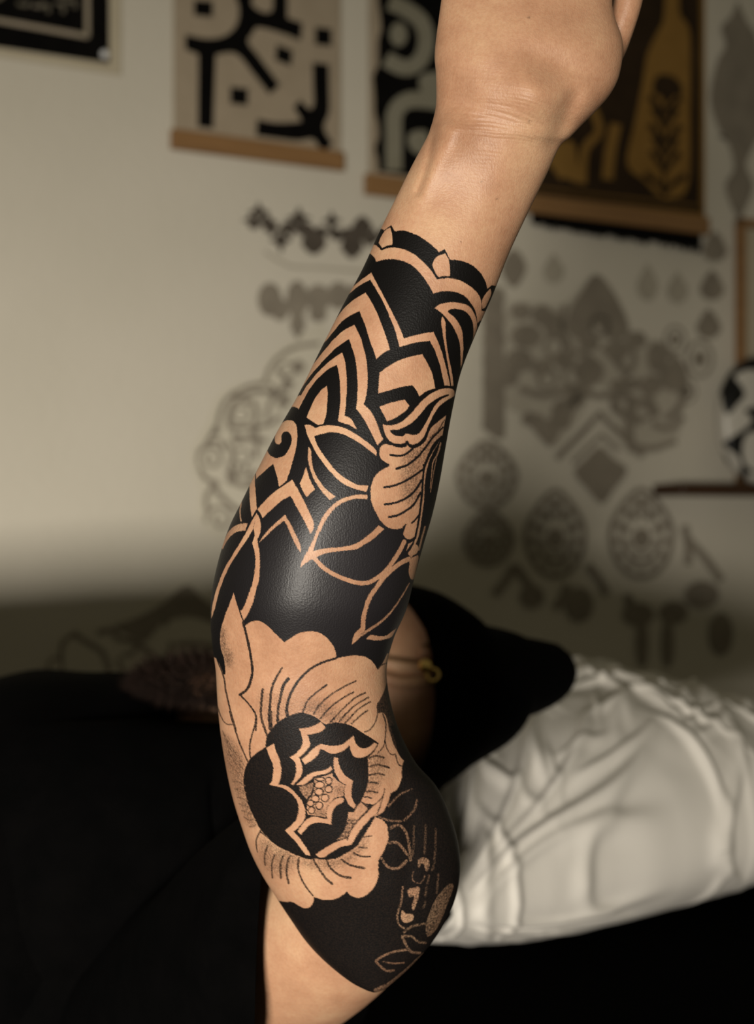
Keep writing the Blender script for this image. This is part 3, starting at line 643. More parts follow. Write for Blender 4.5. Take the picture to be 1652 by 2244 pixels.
# framed black print top left
root = empty('unframed_print', wall_pt(*wall_uv(60, 150), .004), 'black ornamental print on pale paper pinned in the upper left corner', 'print')
(s0, _), (s1, zb) = wall_uv(-330, 90), wall_uv(264, 166)
zb = wall_uv(264, 166)[1]; zt = wall_uv(264, -460)[1]
box_mesh('paper', s0, s1, -.004, -.002, zb, zt, M_PALE, root, 0, WALLM)
a = Art(.0046); a.poly([(-300, 62, 1), (238, 141, 1), (236, -430, 1), (-300, -430, 1)], False).build('print', M_INK, root)
a = Art(.0052)
a.line([(-250, 3), (190, 82), (190, 82), (188, -300)], 11, smooth=False)
random.seed(3)
M_ORN = noisy('grey_ornament', (.10, .09, .06), (.15, .13, .10), 30, .8, .2)
a.build('border_line', noisy('pale_line', (.26, .22, .16), (.3, .25, .19), 30, .8, .2), root)
a = Art(.0052)
for k in range(26):
    x = -240 + k * 16 + random.uniform(-6, 6); y = (x + 250) * .18 - 30 - random.random() * 60
    t = random.random() * 3
    a.line([(x - 14 * math.cos(t), y - 14 * math.sin(t)), (x + 6, y), (x + 14 * math.cos(t + .8), y + 18 * math.sin(t + .8))], 7)
a.build('ornament_print', M_ORN, root)
c = wall_pt(*wall_uv(226, 123), .0095)
bm = bmesh.new(); bmesh.ops.create_uvsphere(bm, u_segments=12, v_segments=8, radius=.007); bm.transform(Matrix.Translation(c)); me = bpy.data.meshes.new('pin'); bm.to_mesh(me); bm.free(); me.materials.append(M_STEEL)
pn = bpy.data.objects.new('pin', me); COL.objects.link(pn); set_parent(pn, root)

# ---------------------------------------------------------------- stencil drawings on tracing paper
NST = [0]
def stencil(label, art, mat, group='tattoo stencil drawings on the wall', sheet=None):
    """ink lines on a cut sheet of tracing paper; the sheet is the thing, the ink its part"""
    NST[0] += 1
    if NST[0] > 1 and not sheet: art.V = [p + WN * (.0006 * (NST[0] % 7)) for p in art.V]
    o = art.build('stencil_drawing' if not sheet else 'ink_drawing', mat)
    if sheet:
        s = Art(.0012, art.f); s.poly(sheet); p = s.build('stencil_drawing', M_TRACING, thick=.001)
        set_parent(o, p); tag(p, label, 'stencil', group); return p
    return tag(o, label, 'stencil', group)
fS = (400, 420, .2785)
def lozenge(a, x, y, w, h):
    a.poly([(x, y - h), (x + w * .35, y - h * .3), (x + w, y), (x + w * .35, y + h * .35), (x, y + h), (x - w * .35, y + h * .35), (x - w, y), (x - w * .35, y - h * .3)])
a = Art(.002, fS)
for x, y, w, h in ((595, 160, 60, 70), (530, 225, 50, 45), (660, 240, 60, 80), (700, 300, 50, 50), (770, 380, 60, 95), (910, 210, 70, 80), (850, 290, 60, 70), (960, 300, 80, 60), (1030, 400, 100, 100),
                   (1170, 230, 55, 70), (1170, 310, 50, 50), (1080, 330, 60, 50), (1300, 340, 80, 60), (1410, 280, 80, 90), (1330, 430, 90, 100), (1500, 360, 70, 60), (1620, 330, 80, 80), (1700, 430, 90, 90), (1450, 370, 60, 60)):
    a.poly([(x, y - h), (x + w, y), (x, y + h), (x - w, y)]) if w > 75 else lozenge(a, x, y, w * 1.45, h * 1.12)
for k in range(9): a.dot(560 + k * 130, 250 + k * 18, 50)
stencil('black row of flower diamonds left of the forearm', a, M_STENCILDARK, sheet=None)
a = Art(.002, fS)
a.line([(640, 470), (730, 530), (860, 590), (1050, 600), (1250, 615), (1500, 640)], 22)
a.build('paper_edge', M_STENCILLIGHT); bpy.data.objects['paper_edge'].name = 'paper_strip'; tag(bpy.data.objects['paper_strip'], 'thin curved grey strip under the black flower row', 'paper strip')
a = Art(.002, fS)
for x, y, rx, ry in ((680, 850, 95, 135), (760, 930, 70, 90), (895, 850, 85, 150), (900, 1040, 60, 90), (1060, 840, 100, 110), (1060, 960, 70, 70), (1220, 820, 90, 110), (1350, 850, 90, 120)):
    a.dot(x, y, rx, ry)
a.poly([(850, 1020), (950, 1020), (900, 1165)])
stencil('grey row of rounded petals below the black flower row', a, M_STENCIL)

def spiral(a, x, y, r, turns, w, d=1, a0=0):
    n = int(turns * 10)
    a.line([(x + d * r * (1 - .82 * k / n) * math.cos(a0 + 2 * math.pi * turns * k / n), y + r * (1 - .82 * k / n) * math.sin(a0 + 2 * math.pi * turns * k / n)) for k in range(n + 1)], w)
fT = (400, 740, .2139)
a = Art(.002, fT)
spiral(a, 290, 1240, 150, 1.4, 34, 1, 2.6); spiral(a, 380, 1860, 150, 1.3, 34, 1, 2.9)
a.line([(170, 1330), (230, 1440), (330, 1500), (250, 1600), (240, 1720), (270, 1800)], 46).dot(325, 1505, 50)
a.line([(240, 1090), (300, 980), (350, 900), (380, 780), (430, 660), (520, 560)], 44).line([(450, 1080), (520, 1200), (480, 1340), (600, 1400), (760, 1400)], 44)
a.line([(510, 580), (680, 490), (830, 460), (880, 330), (980, 200), (1150, 100), (1400, 60)], 41).line([(470, 900), (490, 740), (560, 640), (700, 560), (900, 560), (1100, 620)], 52)
a.line([(450, 920), (640, 920), (860, 900), (1000, 800)], 44).line([(500, 1020), (700, 1040), (860, 1060)], 59).line([(330, 1560), (450, 1680), (560, 1760), (760, 1800)], 52)
a.line([(700, 640), (760, 760), (740, 900), (760, 1060), (740, 1240)], 46).line([(880, 470), (950, 560), (880, 700), (860, 860)], 39).line([(960, 330), (1060, 430), (1000, 560), (1080, 700)], 46)
for x, y, r in ((540, 590, 45), (650, 650, 40), (340, 960, 40), (1080, 480, 55), (1010, 680, 45), (930, 600, 40), (560, 1050, 45), (500, 1450, 55), (480, 1380, 40), (1180, 300, 70), (700, 1480, 45)): a.dot(x, y, r)
for x, y in ((590, 790), (620, 980), (600, 1220), (1060, 330)): a.ring(x, y, 90, 70, 26)
a.line([(520, 1480), (640, 1520), (780, 1500)], 52).line([(420, 1150), (380, 1060), (260, 1080), (150, 1180)], 39)
spiral(a, 620, 1330, 90, 1.2, 26)
stencil('grey lace mandala with curled scrolls touching the left side of the forearm', a, M_STENCIL, sheet=[(80, 1240), (120, 1080), (240, 900), (330, 640), (500, 500), (800, 410), (900, 200), (1150, 20), (1500, 0), (1500, 1900), (700, 1980), (420, 2080), (240, 1960), (150, 1760), (180, 1560)][::1])

# crest low on the left wall
fU = (0, 1200, .3027)
a = Art(.002, fU)
a.poly([(1350, 270), (1480, 380), (1750, 540), (1750, 640), (1560, 560), (1360, 500), (1150, 560), (1050, 680), (900, 620), (820, 570), (1000, 500), (1180, 400)])
a.line([(520, 620), (620, 680), (740, 760), (790, 900)], 42).line([(700, 620), (800, 600), (860, 660), (980, 690), (1100, 780), (1160, 900)], 44).line([(440, 820), (450, 700), (540, 620), (560, 640)], 34)
a.ring(400, 860, 50, 60, 24).line([(880, 780), (960, 760), (1000, 690)], 32).line([(1240, 680), (1240, 820), (1300, 900)], 36).line([(1280, 700), (1450, 700), (1650, 740)], 44)
a.line([(850, 800), (900, 920), (960, 980)], 30).dot(1360, 430, 70, 60).dot(1190, 540, 30).dot(1110, 580, 30).line([(1330, 860), (1430, 820), (1600, 830)], 46)
stencil('grey crested stencil rising behind the black shirt at lower left', a, M_STENCIL,
        sheet=[(330, 950, 1), (300, 880), (400, 700), (560, 570), (800, 520), (1000, 430), (1180, 310), (1350, 225), (1460, 300), (1800, 420, 1), (1800, 1000, 1)])

# large mandala group on the right
fV = (1020, 500, .3826); fX = (940, 850, .431)
a = Art(.002, fV)
a.poly([(745, 265), (870, 420), (930, 600), (820, 640), (745, 560), (660, 640), (570, 580), (600, 450), (660, 360)])
for x, y, rx, ry in ((310, 480, 60, 50), (430, 500, 60, 60), (340, 620, 90, 70), (500, 560, 60, 80), (300, 760, 80, 70), (430, 800, 60, 50), (560, 760, 60, 50), (700, 660, 60, 50), (860, 700, 70, 60), (970, 640, 60, 50),
                     (1090, 740, 60, 90), (1180, 850, 80, 90), (1060, 900, 60, 60), (900, 900, 80, 40), (1250, 940, 40, 30), (240, 850, 60, 60), (540, 1070, 60, 90), (480, 1160, 50, 70), (380, 1100, 70, 40), (700, 820, 90, 80), (620, 980, 60, 50)):
    a.dot(x, y, rx, ry)
a.line([(310, 800), (420, 780), (540, 730), (660, 720), (760, 790)], 36).line([(780, 680), (860, 760), (900, 820)], 46).line([(960, 860), (1040, 960), (1090, 1080)], 40).line([(930, 640), (960, 760), (900, 860)], 34)
a.line([(300, 920), (450, 960), (600, 920), (740, 960), (900, 960), (1060, 1040)], 40).line([(1140, 700), (1240, 820), (1230, 1000), (1140, 1100)], 40).line([(560, 440), (550, 580), (600, 700)], 34)
a.line([(340, 1060), (430, 1180), (490, 1240)], 50).line([(940, 1000), (930, 1160), (950, 1280)], 50).line([(1060, 1120), (1160, 1150), (1240, 1080)], 36).line([(960, 1250), (1080, 1260), (1200, 1220)], 34)
a.line([(700, 880), (600, 1020), (560, 1140)], 50).line([(840, 960), (880, 1060), (1000, 1120)], 34)
for x, y in ((640, 560), (760, 560), (460, 860), (610, 850), (880, 1010), (1010, 1040), (500, 680)): a.ring(x, y, 50, 55, 22)
o = stencil('largest grey mandala of circles and petals, right of the forearm under the ochre canvas', a, M_STENCIL, sheet=None)
a = Art(.0014, fV)
a.poly([(235, 440), (420, 430), (570, 430), (745, 262), (880, 420), (950, 620), (1130, 650), (1270, 840), (1250, 1050), (1180, 1240), (940, 1290), (860, 1050), (750, 900), (640, 1100), (500, 1260), (330, 1080), (228, 1000), (230, 700)])
set_parent(a.build('stencil_tone', noisy('pale_stencil_ink', (.38, .345, .28), (.42, .385, .315), 20, .85, .1)), o)
a = Art(.002, fX)
a.line([(640, 360), (760, 240), (860, 130), (980, 250), (1080, 350)], 34, smooth=False).line([(720, 380), (800, 300), (870, 240), (960, 320)], 22, smooth=False)
a.poly([(860, 300), (930, 360), (1000, 420), (930, 520), (870, 590), (800, 520), (730, 430), (790, 360)])
stencil('grey lattice diamond hanging under the largest mandala', a, M_STENCIL)
a = Art(.002, fV)
a.poly([(100, 340, 1), (215, 340, 1), (225, 1200, 1), (180, 1210), (95, 1150, 1)], False)
for k in range(7): a.dot(160, 400 + k * 120, 70, 50)
stencil('tall grey beaded column beside the right edge of the forearm', a, M_STENCIL)
def drop(a, x, y, w, h):
    a.poly([(x, y - h, 1), (x + w * .6, y - h * .4), (x + w, y + h * .15), (x + w * .75, y + h * .7), (x, y + h), (x - w * .75, y + h * .7), (x - w, y + h * .15), (x - w * .6, y - h * .4)])
def teardrop(label, x, y, w, h, mat, rings=True):
    # outline band plus inner petals, open between them
    a = Art(.002, fX)
    n = 20
    def out(k, s): 
        t = k / n * 2 * math.pi; yy = -math.cos(t); xx = math.sin(t) * (1 if yy > 0 else (1 - .45 * abs(yy) ** 1.5))
        return (x + w * s * xx, y + h * s * yy)
    a.line([out(k, .93) for k in range(n + 1)], w * .16)
    for s, q in ((.72, 14), (.45, 9)):
        for k in range(q):
            t = k / q * n; p = out(t, s); a.dot(p[0], p[1], w * .11, w * .13, 8)
    a.dot(x, y + h * .1, w * .28, h * .22)
    a.line([out(k, .6) for k in range(n + 1)], w * .07)
    return stencil(label, a, mat)
teardrop('dark teardrop stencil right of the black hood, studded with dots', 640, 740, 160, 235, M_STENCIL)
teardrop('teardrop stencil below the shelf end, with pale centre', 1075, 740, 170, 240, M_STENCIL)
teardrop('triangular teardrop stencil close to the right side of the forearm', 290, 440, 160, 180, M_STENCIL)
teardrop('lowest teardrop stencil in the shade just above the black hood', 300, 760, 130, 150, M_STENCIL)
a = Art(.002, fX)
for x0, y0, x1, y1 in ((430, 900, 330, 1050), (430, 900, 560, 1100), (700, 1000, 640, 1120), (800, 900, 900, 1050), (1300, 760, 1480, 980), (1290, 700, 1310, 900), (1000, 1050, 1040, 1200)):
    a.line([(x0, y0), ((x0 + x1) / 2 + 10, (y0 + y1) / 2), (x1, y1)], 40)
for x, y, rx, ry in ((1060, 1150, 80, 60), (1240, 1140, 70, 60), (1380, 1050, 90, 70), (760, 1100, 70, 90), (520, 1060, 60, 60), (1080, 1300, 30, 120), (1210, 1300, 30, 120), (1480, 1250, 60, 110)): a.dot(x, y, rx, ry)
stencil('shaded band of petals and stems above the pillow', a, M_STENCIL)
a = Art(.002, fV)
a.poly([(268, 120), (340, 225), (268, 345), (195, 230)])
stencil('small solid diamond stencil beside the wrist', a, M_STENCIL)
for (x, y, h), lb in (((1040, 310, 110), 'pale leaf stencil under the middle of the ochre canvas'), ((1210, 340, 95), 'pale leaf stencil right of its twin under the ochre canvas'), ((500, 230, 90), 'faint leaf stencil left of its twin under the ochre canvas')):
    a = Art(.002, fV); drop(a, x, y, 62, h); stencil(lb, a, M_STENCILLIGHT)
for (x, y, r), lb in (((1195, 640, 40), 'upper of three small round dot stencils near the framed picture'), ((1335, 750, 52), 'largest of three small round dot stencils near the framed picture'), ((1262, 935, 34), 'lowest of three small round dot stencils near the framed picture')):
    a = Art(.0014, fV); a.ring(x, y, r * 1.4, r * 1.9, r * .35); a.dot(x, y, r * .75, r * .9); stencil(lb, a, M_STENCIL)
for (x, y), lb in (((1430, 110), 'top lotus stencil of the short column of three'), ((1420, 330), 'middle lotus stencil of the short column of three'), ((1400, 550), 'bottom lotus stencil of the short column of three')):
    a = Art(.002, fV)
    for dx, dy, rx, ry in ((0, -30, 50, 42), (-36, 20, 36, 46), (36, 20, 36, 46), (0, 55, 52, 30), (0, -66, 20, 26)): a.dot(x + dx - 12, y + dy, rx, ry)
    stencil(lb, a, M_STENCIL)
a = Art(.002, f3)
a.poly([(1530, 10, 1), (1590, 150), (1660, 260), (1700, 500), (1700, 900), (1620, 1100), (1590, 1200), (1640, 1330), (1610, 1450), (1540, 1600, 1), (1470, 1460), (1440, 1330), (1500, 1220), (1470, 1060), (1380, 900), (1330, 700), (1380, 450), (1440, 330), (1410, 200), (1480, 120)])
o = stencil('tall grey ornamental totem right of the ochre canvas', a, M_STENCIL)
a = Art(.0028, f3)
for y in (640, 700, 820, 900, 980): a.line([(1400, y), (1540, y + 60), (1690, y)], 18)
a.dot(1545, 700, 60, 60); a.dot(1540, 1330, 50, 60)
a.build_parts('ink_detail', M_STENCILDARK, o)

# ---------------------------------------------------------------- shelf, framed picture, painted ball
root = empty('framed_picture', wall_pt(*wall_uv(1700, 780), .004), 'narrow wooden framed picture leaning above the dark shelf at right edge', 'picture')
(sa, za) = wall_uv(1606, 800); zt2 = wall_uv(1640, 485)[1]; sb = sa + .34
zs = CAM.z + (FH / 2 - 1060) / FPX * 2.60 + .002
LEAN = Matrix.Translation(wall_pt(0, 0)) @ Matrix.Identity(4)
for x0, x1, z0_, z1_ in ((sa, sa + .018, zs, zt2), (sb - .018, sb, zs, zt2), (sa, sb, zt2 - .018, zt2), (sa, sb, zs, zs + .018)):
    box_mesh('frame_side', x0, x1, -.024, -.004, z0_, z1_, M_OAK, root, .003, WALLM)
box_mesh('mount', sa + .014, sb - .014, -.012, -.006, zs + .01, zt2 - .01, M_PALE, root, 0, WALLM)
def solve_s(px, off):
    a_, b_ = -2.0, 3.0
    for _ in range(50):
        m_ = (a_ + b_) / 2; p = wall_pt(m_, 0, off)
        if FW / 2 + p.x / p.y * FPX < px: a_ = m_
        else: b_ = m_
    return m_
SHD = .10
s_l = solve_s(1496, SHD); pf = wall_pt(s_l, 0, SHD)
z_t = CAM.z + (FH / 2 - 1060) / FPX * pf.y; z_b = CAM.z + (FH / 2 - 1086) / FPX * pf.y
sh = box_mesh('shelf', s_l, s_l + .8, -SHD, -.007, z_b, z_t, M_WALNUT, None, .003, WALLM)
tag(sh, 'dark walnut wall shelf at the right edge under the painted disc', 'shelf')

# ---------------------------------------------------------------- bed and pillow
BA = Vector((.97, .243, 0)).normalized(); BP = Vector((-BA.y, BA.x, 0))       # along the body towards the head / away from the camera
BEDZ = .79
BEDM = Matrix.Translation(Vector((0, 0, 0))) @ Matrix(((BA.x, BP.x, 0), (BA.y, BP.y, 0), (0, 0, 1))).to_4x4()
def bed_local(p): return Vector((p.dot(BA), p.dot(BP), p.z))
bed = empty('treatment_couch', BEDM @ Vector((-.45, .9, 0)), 'black covered treatment couch carrying the person and the white pillow', 'couch')
box_mesh('mattress', -1.55, .72, .52, 1.32, .70, BEDZ, M_BEDCLOTH, bed, .03, BEDM)
box_mesh('frame', -1.5, .67, .58, 1.27, .63, .705, M_BEDCLOTH, bed, .008, BEDM)
for x in (-1.4, .55):
    for y in (.64, 1.2): box_mesh('leg', x, x + .05, y - .025, y + .025, 0, .64, M_BEDCLOTH, bed, .006, BEDM)

def grid_faces(nu, nv, closed_u=False, closed_v=False, off=0):
    """faces of a (nu x nv) vertex grid, index = u*nv + v"""
    iu = np.arange(nu if closed_u else nu - 1); iv = np.arange(nv if closed_v else nv - 1)
    U, V = np.meshgrid(iu, iv, indexing='ij'); U2, V2 = (U + 1) % nu, (V + 1) % nv
    return (np.stack([U * nv + V, U2 * nv + V, U2 * nv + V2, U * nv + V2], -1).reshape(-1, 4) + off)

def hashn(x, y, seed=0):
    rng = np.random.RandomState(seed); T = rng.rand(64, 64)
    xi, yi = np.floor(x).astype(int), np.floor(y).astype(int); fx, fy = x - xi, y - yi
    fx, fy = fx * fx * (3 - 2 * fx), fy * fy * (3 - 2 * fy)
    g = lambda a, b: T[a % 64, b % 64]
    return (g(xi, yi) * (1 - fx) + g(xi + 1, yi) * fx) * (1 - fy) + (g(xi, yi + 1) * (1 - fx) + g(xi + 1, yi + 1) * fx) * fy - .5

M_PILLOW = noisy('white_satin_pillowcase', (.60, .57, .52), (.66, .63, .58), 6, .42, .45, .0005, 500)
PO = Vector((.035, .845, BEDZ)); PU = Vector((.81, .586, 0)).normalized(); PV = Vector((-PU.y, PU.x, 0))
PL, PW, PT = .62, .44, .20
n = 300
u, v = np.meshgrid(np.linspace(-1, 1, n), np.linspace(-1, 1, n), indexing='ij')
sq = lambda t: np.sign(t) * np.abs(t) ** .75
def pillow_side(sign):
    e = (1 - np.abs(u) ** 2.6).clip(0) ** .55 * (1 - np.abs(v) ** 2.6).clip(0) ** .55
    # edges pulled in between the corners
    x = PL / 2 * u * (1 - .045 * (1 - v * v)); y = PW / 2 * v * (1 - .07 * (1 - u * u))
    up = PT * (.58 if sign > 0 else .425) * e
    if True:
        if sign > 0: up = up * (1 + .18 * np.exp(-((u + .2) ** 2 / .5 + (v - .45) ** 2 / .3)))
        # folds gathered from the near left corner and along the near edge
        r = np.hypot(u + 1.05, v + 1.05); th = np.arctan2(v + 1.05, u + 1.05)
        f = np.zeros_like(u)
        for k, (a0, s_, r0, rw, amp) in enumerate(((.18, .035, .55, .28, .011), (.32, .03, .62, .34, .013), (.47, .028, .75, .3, .012), (.60, .035, .66, .3, .014), (.78, .04, .7, .35, .011), (.98, .04, .62, .3, .009), (1.2, .05, .6, .3, .008))):
            f += amp * np.exp(-((th - a0 - .08 * np.sin(5 * r + k)) / s_) ** 2) * np.exp(-((r - r0) / rw) ** 2)
        f *= .75
        rg = np.random.RandomState(12)
        for k in range(190):
            cx, cy = rg.uniform(-.95, 1.0), rg.uniform(-1.05, .95)
            an = rg.uniform(.2, 1.9) if cy < 0 else rg.uniform(-.4, .9)
            L_, w_, cv = rg.uniform(.08, .24), rg.uniform(.009, .026), rg.uniform(-.9, .9)
            du, dv = (u - cx), (v - cy); al = du * math.cos(an) + dv * math.sin(an); ac = -du * math.sin(an) + dv * math.cos(an) + cv * al * al
            f += rg.uniform(.003, .0078) * np.exp(-(al / L_) ** 2 - (ac / w_) ** 2)
        f += .006 * hashn(u * 3.1 + 9, v * 3.1 + 4, 1) + .003 * hashn(u * 8 + 9, v * 8 + 14, 2)
        f = .013 * np.tanh(1.25 * f / .013)
        nx = np.sign(u) * np.abs(u) ** 5; ny = np.sign(v) * np.abs(v) ** 5; nz = sign * (e ** .7 + .05); nn = np.sqrt(nx ** 2 + ny ** 2 + nz ** 2)
        x = x + f * nx / nn; y = y + f * ny / nn
        if sign > 0: up = up + f * nz / nn - .03 * np.exp(-((u + .80) ** 2 / .006 + (v + .72) ** 2 / .012))
        # hollow under the head
        if sign > 0: up = up - .075 * np.exp(-((u + .80) ** 2 / .16 + (v - .35) ** 2 / .35)) * np.minimum(e * 2, 1)
    z = .084 + sign * up
    z = np.maximum(z, .001)
    return x, y, z
V, Fc = [], []
off = 0
allF = []
for sg in (1, -1):
    x, y, z = pillow_side(sg)
    P = np.array(PO)[None, None] + np.array(PU)[None, None] * (x + PL / 2)[..., None] + np.array(PV)[None, None] * (y + PW / 2)[..., None]
    P[..., 2] = BEDZ + z
    f = grid_faces(n, n, off=off)
    if sg < 0: f = f[:, ::-1]
    allF.append(f); V.append(P.reshape(-1, 3)); off += n * n
V = np.concatenate(V); allF = np.concatenate(allF)
pil = mesh_obj('pillow', V.tolist(), allF.tolist(), M_PILLOW)
bm = bmesh.new(); bm.from_mesh(pil.data); bmesh.ops.remove_doubles(bm, verts=bm.verts, dist=.0002); bmesh.ops.recalc_face_normals(bm, faces=bm.faces); bm.to_mesh(pil.data); bm.free()
pil.data.polygons.foreach_set('use_smooth', [True] * len(pil.data.polygons))
tag(pil, 'crumpled white satin pillow under the black hood, right of the elbow', 'pillow')

# ---------------------------------------------------------------- the person
person = empty('person', Vector((-.45, .90, BEDZ)), 'person lying on the couch in black shirt and hood, tattooed forearm raised', 'person')
GV, GF, GI = [], [], []          # vertices, faces and ink of the one body mesh
def add_grid(P, closed_v=True, cap0=True, cap1=True, ink=None, flip=False):
    nu, nv = P.shape[:2]; off = sum(len(g) for g in GV)
    GV.append(P.reshape(-1, 3)); GI.append(np.zeros(nu * nv) if ink is None else ink.reshape(-1))
    f = grid_faces(nu, nv, False, closed_v, off)
    if flip: f = f[:, ::-1]
    GF.extend(f.tolist())
    if cap0: GF.append([off + k for k in range(nv)][::1 if flip else -1])
    if cap1: GF.append([off + (nu - 1) * nv + k for k in range(nv)][::-1 if flip else 1])
def loft_grid(pts, nv=32, sub=6, up=Vector((0, 0, 1)), power=2.0, axis=None):
    """pts: (center, half-width, half-height); returns grid of elliptic sections swept along the smooth path"""
    A = np.array([[*p[0], p[1], p[2]] for p in pts], float); n_ = len(A); out = []
    for i in range(n_ - 1):
        p0, p1, p2, p3 = A[max(i - 1, 0)], A[i], A[i + 1], A[min(i + 2, n_ - 1)]
        for k in range(sub):
            t = k / sub; out.append(.5 * (2 * p1 + (p2 - p0) * t + (2 * p0 - 5 * p1 + 4 * p2 - p3) * t * t + (3 * p1 - p0 - 3 * p2 + p3) * t ** 3))
    out.append(A[-1]); out = np.array(out)
    T = np.gradient(out[:, :3], axis=0); th = np.linspace(0, 2 * math.pi, nv, endpoint=False)
    G = np.zeros((len(out), nv, 3))
    for i, r in enumerate(out):
        t = Vector(axis if axis is not None else T[i]).normalized(); s_ = t.cross(up)
        s_ = s_.normalized() if s_.length > 1e-4 else Vector((1, 0, 0)); q = s_.cross(t)
        c, s2 = np.cos(th), np.sin(th)
        c = np.sign(c) * np.abs(c) ** (2 / power); s2 = np.sign(s2) * np.abs(s2) ** (2 / power)
        G[i] = r[None, :3] + (c * r[3])[:, None] * np.array(s_)[None] + (s2 * r[4])[:, None] * np.array(q)[None]
    return G
def rounded(pts, e=.35):
    """add shrinking end sections so that a loft closes like a fingertip"""
    (c0, a0, b0), (c1, a1, b1) = pts[0], pts[1]; (cm, am, bm_), (cn, an, bn) = pts[-2], pts[-1]
    d0 = (Vector(c0) - Vector(c1)).normalized(); d1 = (Vector(cn) - Vector(cm)).normalized()
    st = [(Vector(c0) + d0 * a0 * .9, a0 * .3, b0 * .3), (Vector(c0) + d0 * a0 * .6, a0 * .75, b0 * .75)]
    en = [(Vector(cn) + d1 * an * .6, an * .75, bn * .75), (Vector(cn) + d1 * an * .9, an * .3, bn * .3)]
    return st + list(pts) + en

# forearm and back of the hand: sections across the limb (left edge, right edge, distance, thickness ratio)
SEC = [((1040, -300), (1370, -310), .500, .36), ((1005, -230), (1400, -250), .486, .40), ((985, -120), (1390, -140), .474, .46), ((967, 0), (1342, -5), .468, .52),
       ((953, 110), (1364, 92), .466, .56), ((955, 160), (1358, 160), .466, .58), ((956, 200), (1338, 205), .466, .60), ((955, 232), (1306, 243), .467, .62), ((950, 258), (1277, 272), .468, .64),
       ((944, 278), (1250, 300), .468, .66), ((935, 302), (1226, 322), .469, .68), ((903, 362), (1200, 378), .471, .70), ((872, 425), (1155, 470), .473, .74), ((835, 500), (1115, 556), .474, .78), ((795, 588), (1080, 645), .475, .82),
       ((750, 672), (1043, 730), .476, .86), ((698, 775), (1010, 815), .477, .88), ((652, 868), (992, 893), .478, .9), ((608, 945), (976, 980), .479, .9), ((568, 1022), (963, 1055), .480, .9),
       ((532, 1095), (947, 1127), .481, .9), ((500, 1162), (927, 1195), .482, .9), ((476, 1240), (909, 1260), .483, .9), ((462, 1320), (890, 1335), .484, .9), ((464, 1400), (862, 1400), .486, .9),
       ((473, 1470), (847, 1465), .488, .9), ((477, 1540), (854, 1532), .490, .9), ((484, 1610), (875, 1602), .492, .88), ((497, 1690), (910, 1670), .495, .86), ((512, 1755), (955, 1722), .498, .82),
       ((530, 1812), (985, 1785), .501, .8), ((550, 1868), (1003, 1845), .503, .78), ((575, 1918), (1008, 1905), .505, .76), ((605, 1966), (1000, 1960), .506, .76), ((635, 2012), (980, 2012), .507, .76),
       ((672, 2065), (948, 2063), .507, .76), ((715, 2110), (908, 2110), .506, .78), ((765, 2150), (865, 2150), .505, .8), ((800, 2169), (842, 2168), .504, .8), ((818, 2175), (824, 2175), .504, .8)]
A = np.array([[*a, *b, c, d] for a, b, c, d in SEC], float)
n_ = len(A); fine = []
for i in range(n_ - 1):
    p0, p1, p2, p3 = A[max(i - 1, 0)], A[i], A[i + 1], A[min(i + 2, n_ - 1)]
    for k in range(60):
        t = k / 60; fine.append(.5 * (2 * p1 + (p2 - p0) * t + (2 * p0 - 5 * p1 + 4 * p2 - p3) * t * t + (3 * p1 - p0 - 3 * p2 + p3) * t ** 3))
fine.append(A[-1]); fine = np.array(fine)
for _ in range(30): fine[1:-1, 4:] = .5 * fine[1:-1, 4:] + .25 * (fine[:-2, 4:] + fine[2:, 4:])
cc = (fine[:, :2] + fine[:, 2:4]) / 2
seg = np.maximum(np.hypot(*np.diff(fine[:, :2], axis=0).T), np.hypot(*np.diff(fine[:, 2:4], axis=0).T)).clip(.05)
wgt = np.where(cc[1:, 1] < -10, .25, np.where(cc[1:, 1] < 380, .75, 1.0))
al = np.concatenate([[0], np.cumsum(seg * wgt)])
NR = int(al[-1] / 1.75); rows = np.interp(np.linspace(0, al[-1], NR), al, np.arange(len(al)))
S_ = np.stack([np.interp(rows, np.arange(len(fine)), fine[:, k]) for k in range(6)], 1)
NFRONT, NBACK = 350, 60
th = np.concatenate([np.linspace(-math.pi / 2 - .12, math.pi / 2 + .12, NFRONT), np.linspace(math.pi / 2 + .12, 1.5 * math.pi - .12, NBACK + 2)[1:-1]])
sn, cs = np.sin(th), np.cos(th)
def up3(px, py, d): return np.stack([(px - FW / 2) / FPX * d, d, CAM.z + (FH / 2 - py) / FPX * d], -1)
C3 = up3((S_[:, 0] + S_[:, 2]) / 2, (S_[:, 1] + S_[:, 3]) / 2, S_[:, 4])
R3 = up3(S_[:, 2], S_[:, 3], S_[:, 4]) - C3
hl = np.linalg.norm(R3, axis=1)
view = C3 - np.array(CAM)[None]; view /= np.linalg.norm(view, axis=1)[:, None]
G = C3[:, None] + R3[:, None] * sn[None, :, None] - view[:, None] * (hl * S_[:, 5])[:, None, None] * cs[None, :, None]
def to_px(P):
    return FW / 2 + P[..., 0] / P[..., 1] * FPX, FH / 2 - (P[..., 2] - CAM.z) / P[..., 1] * FPX
PX, PY = to_px(G)
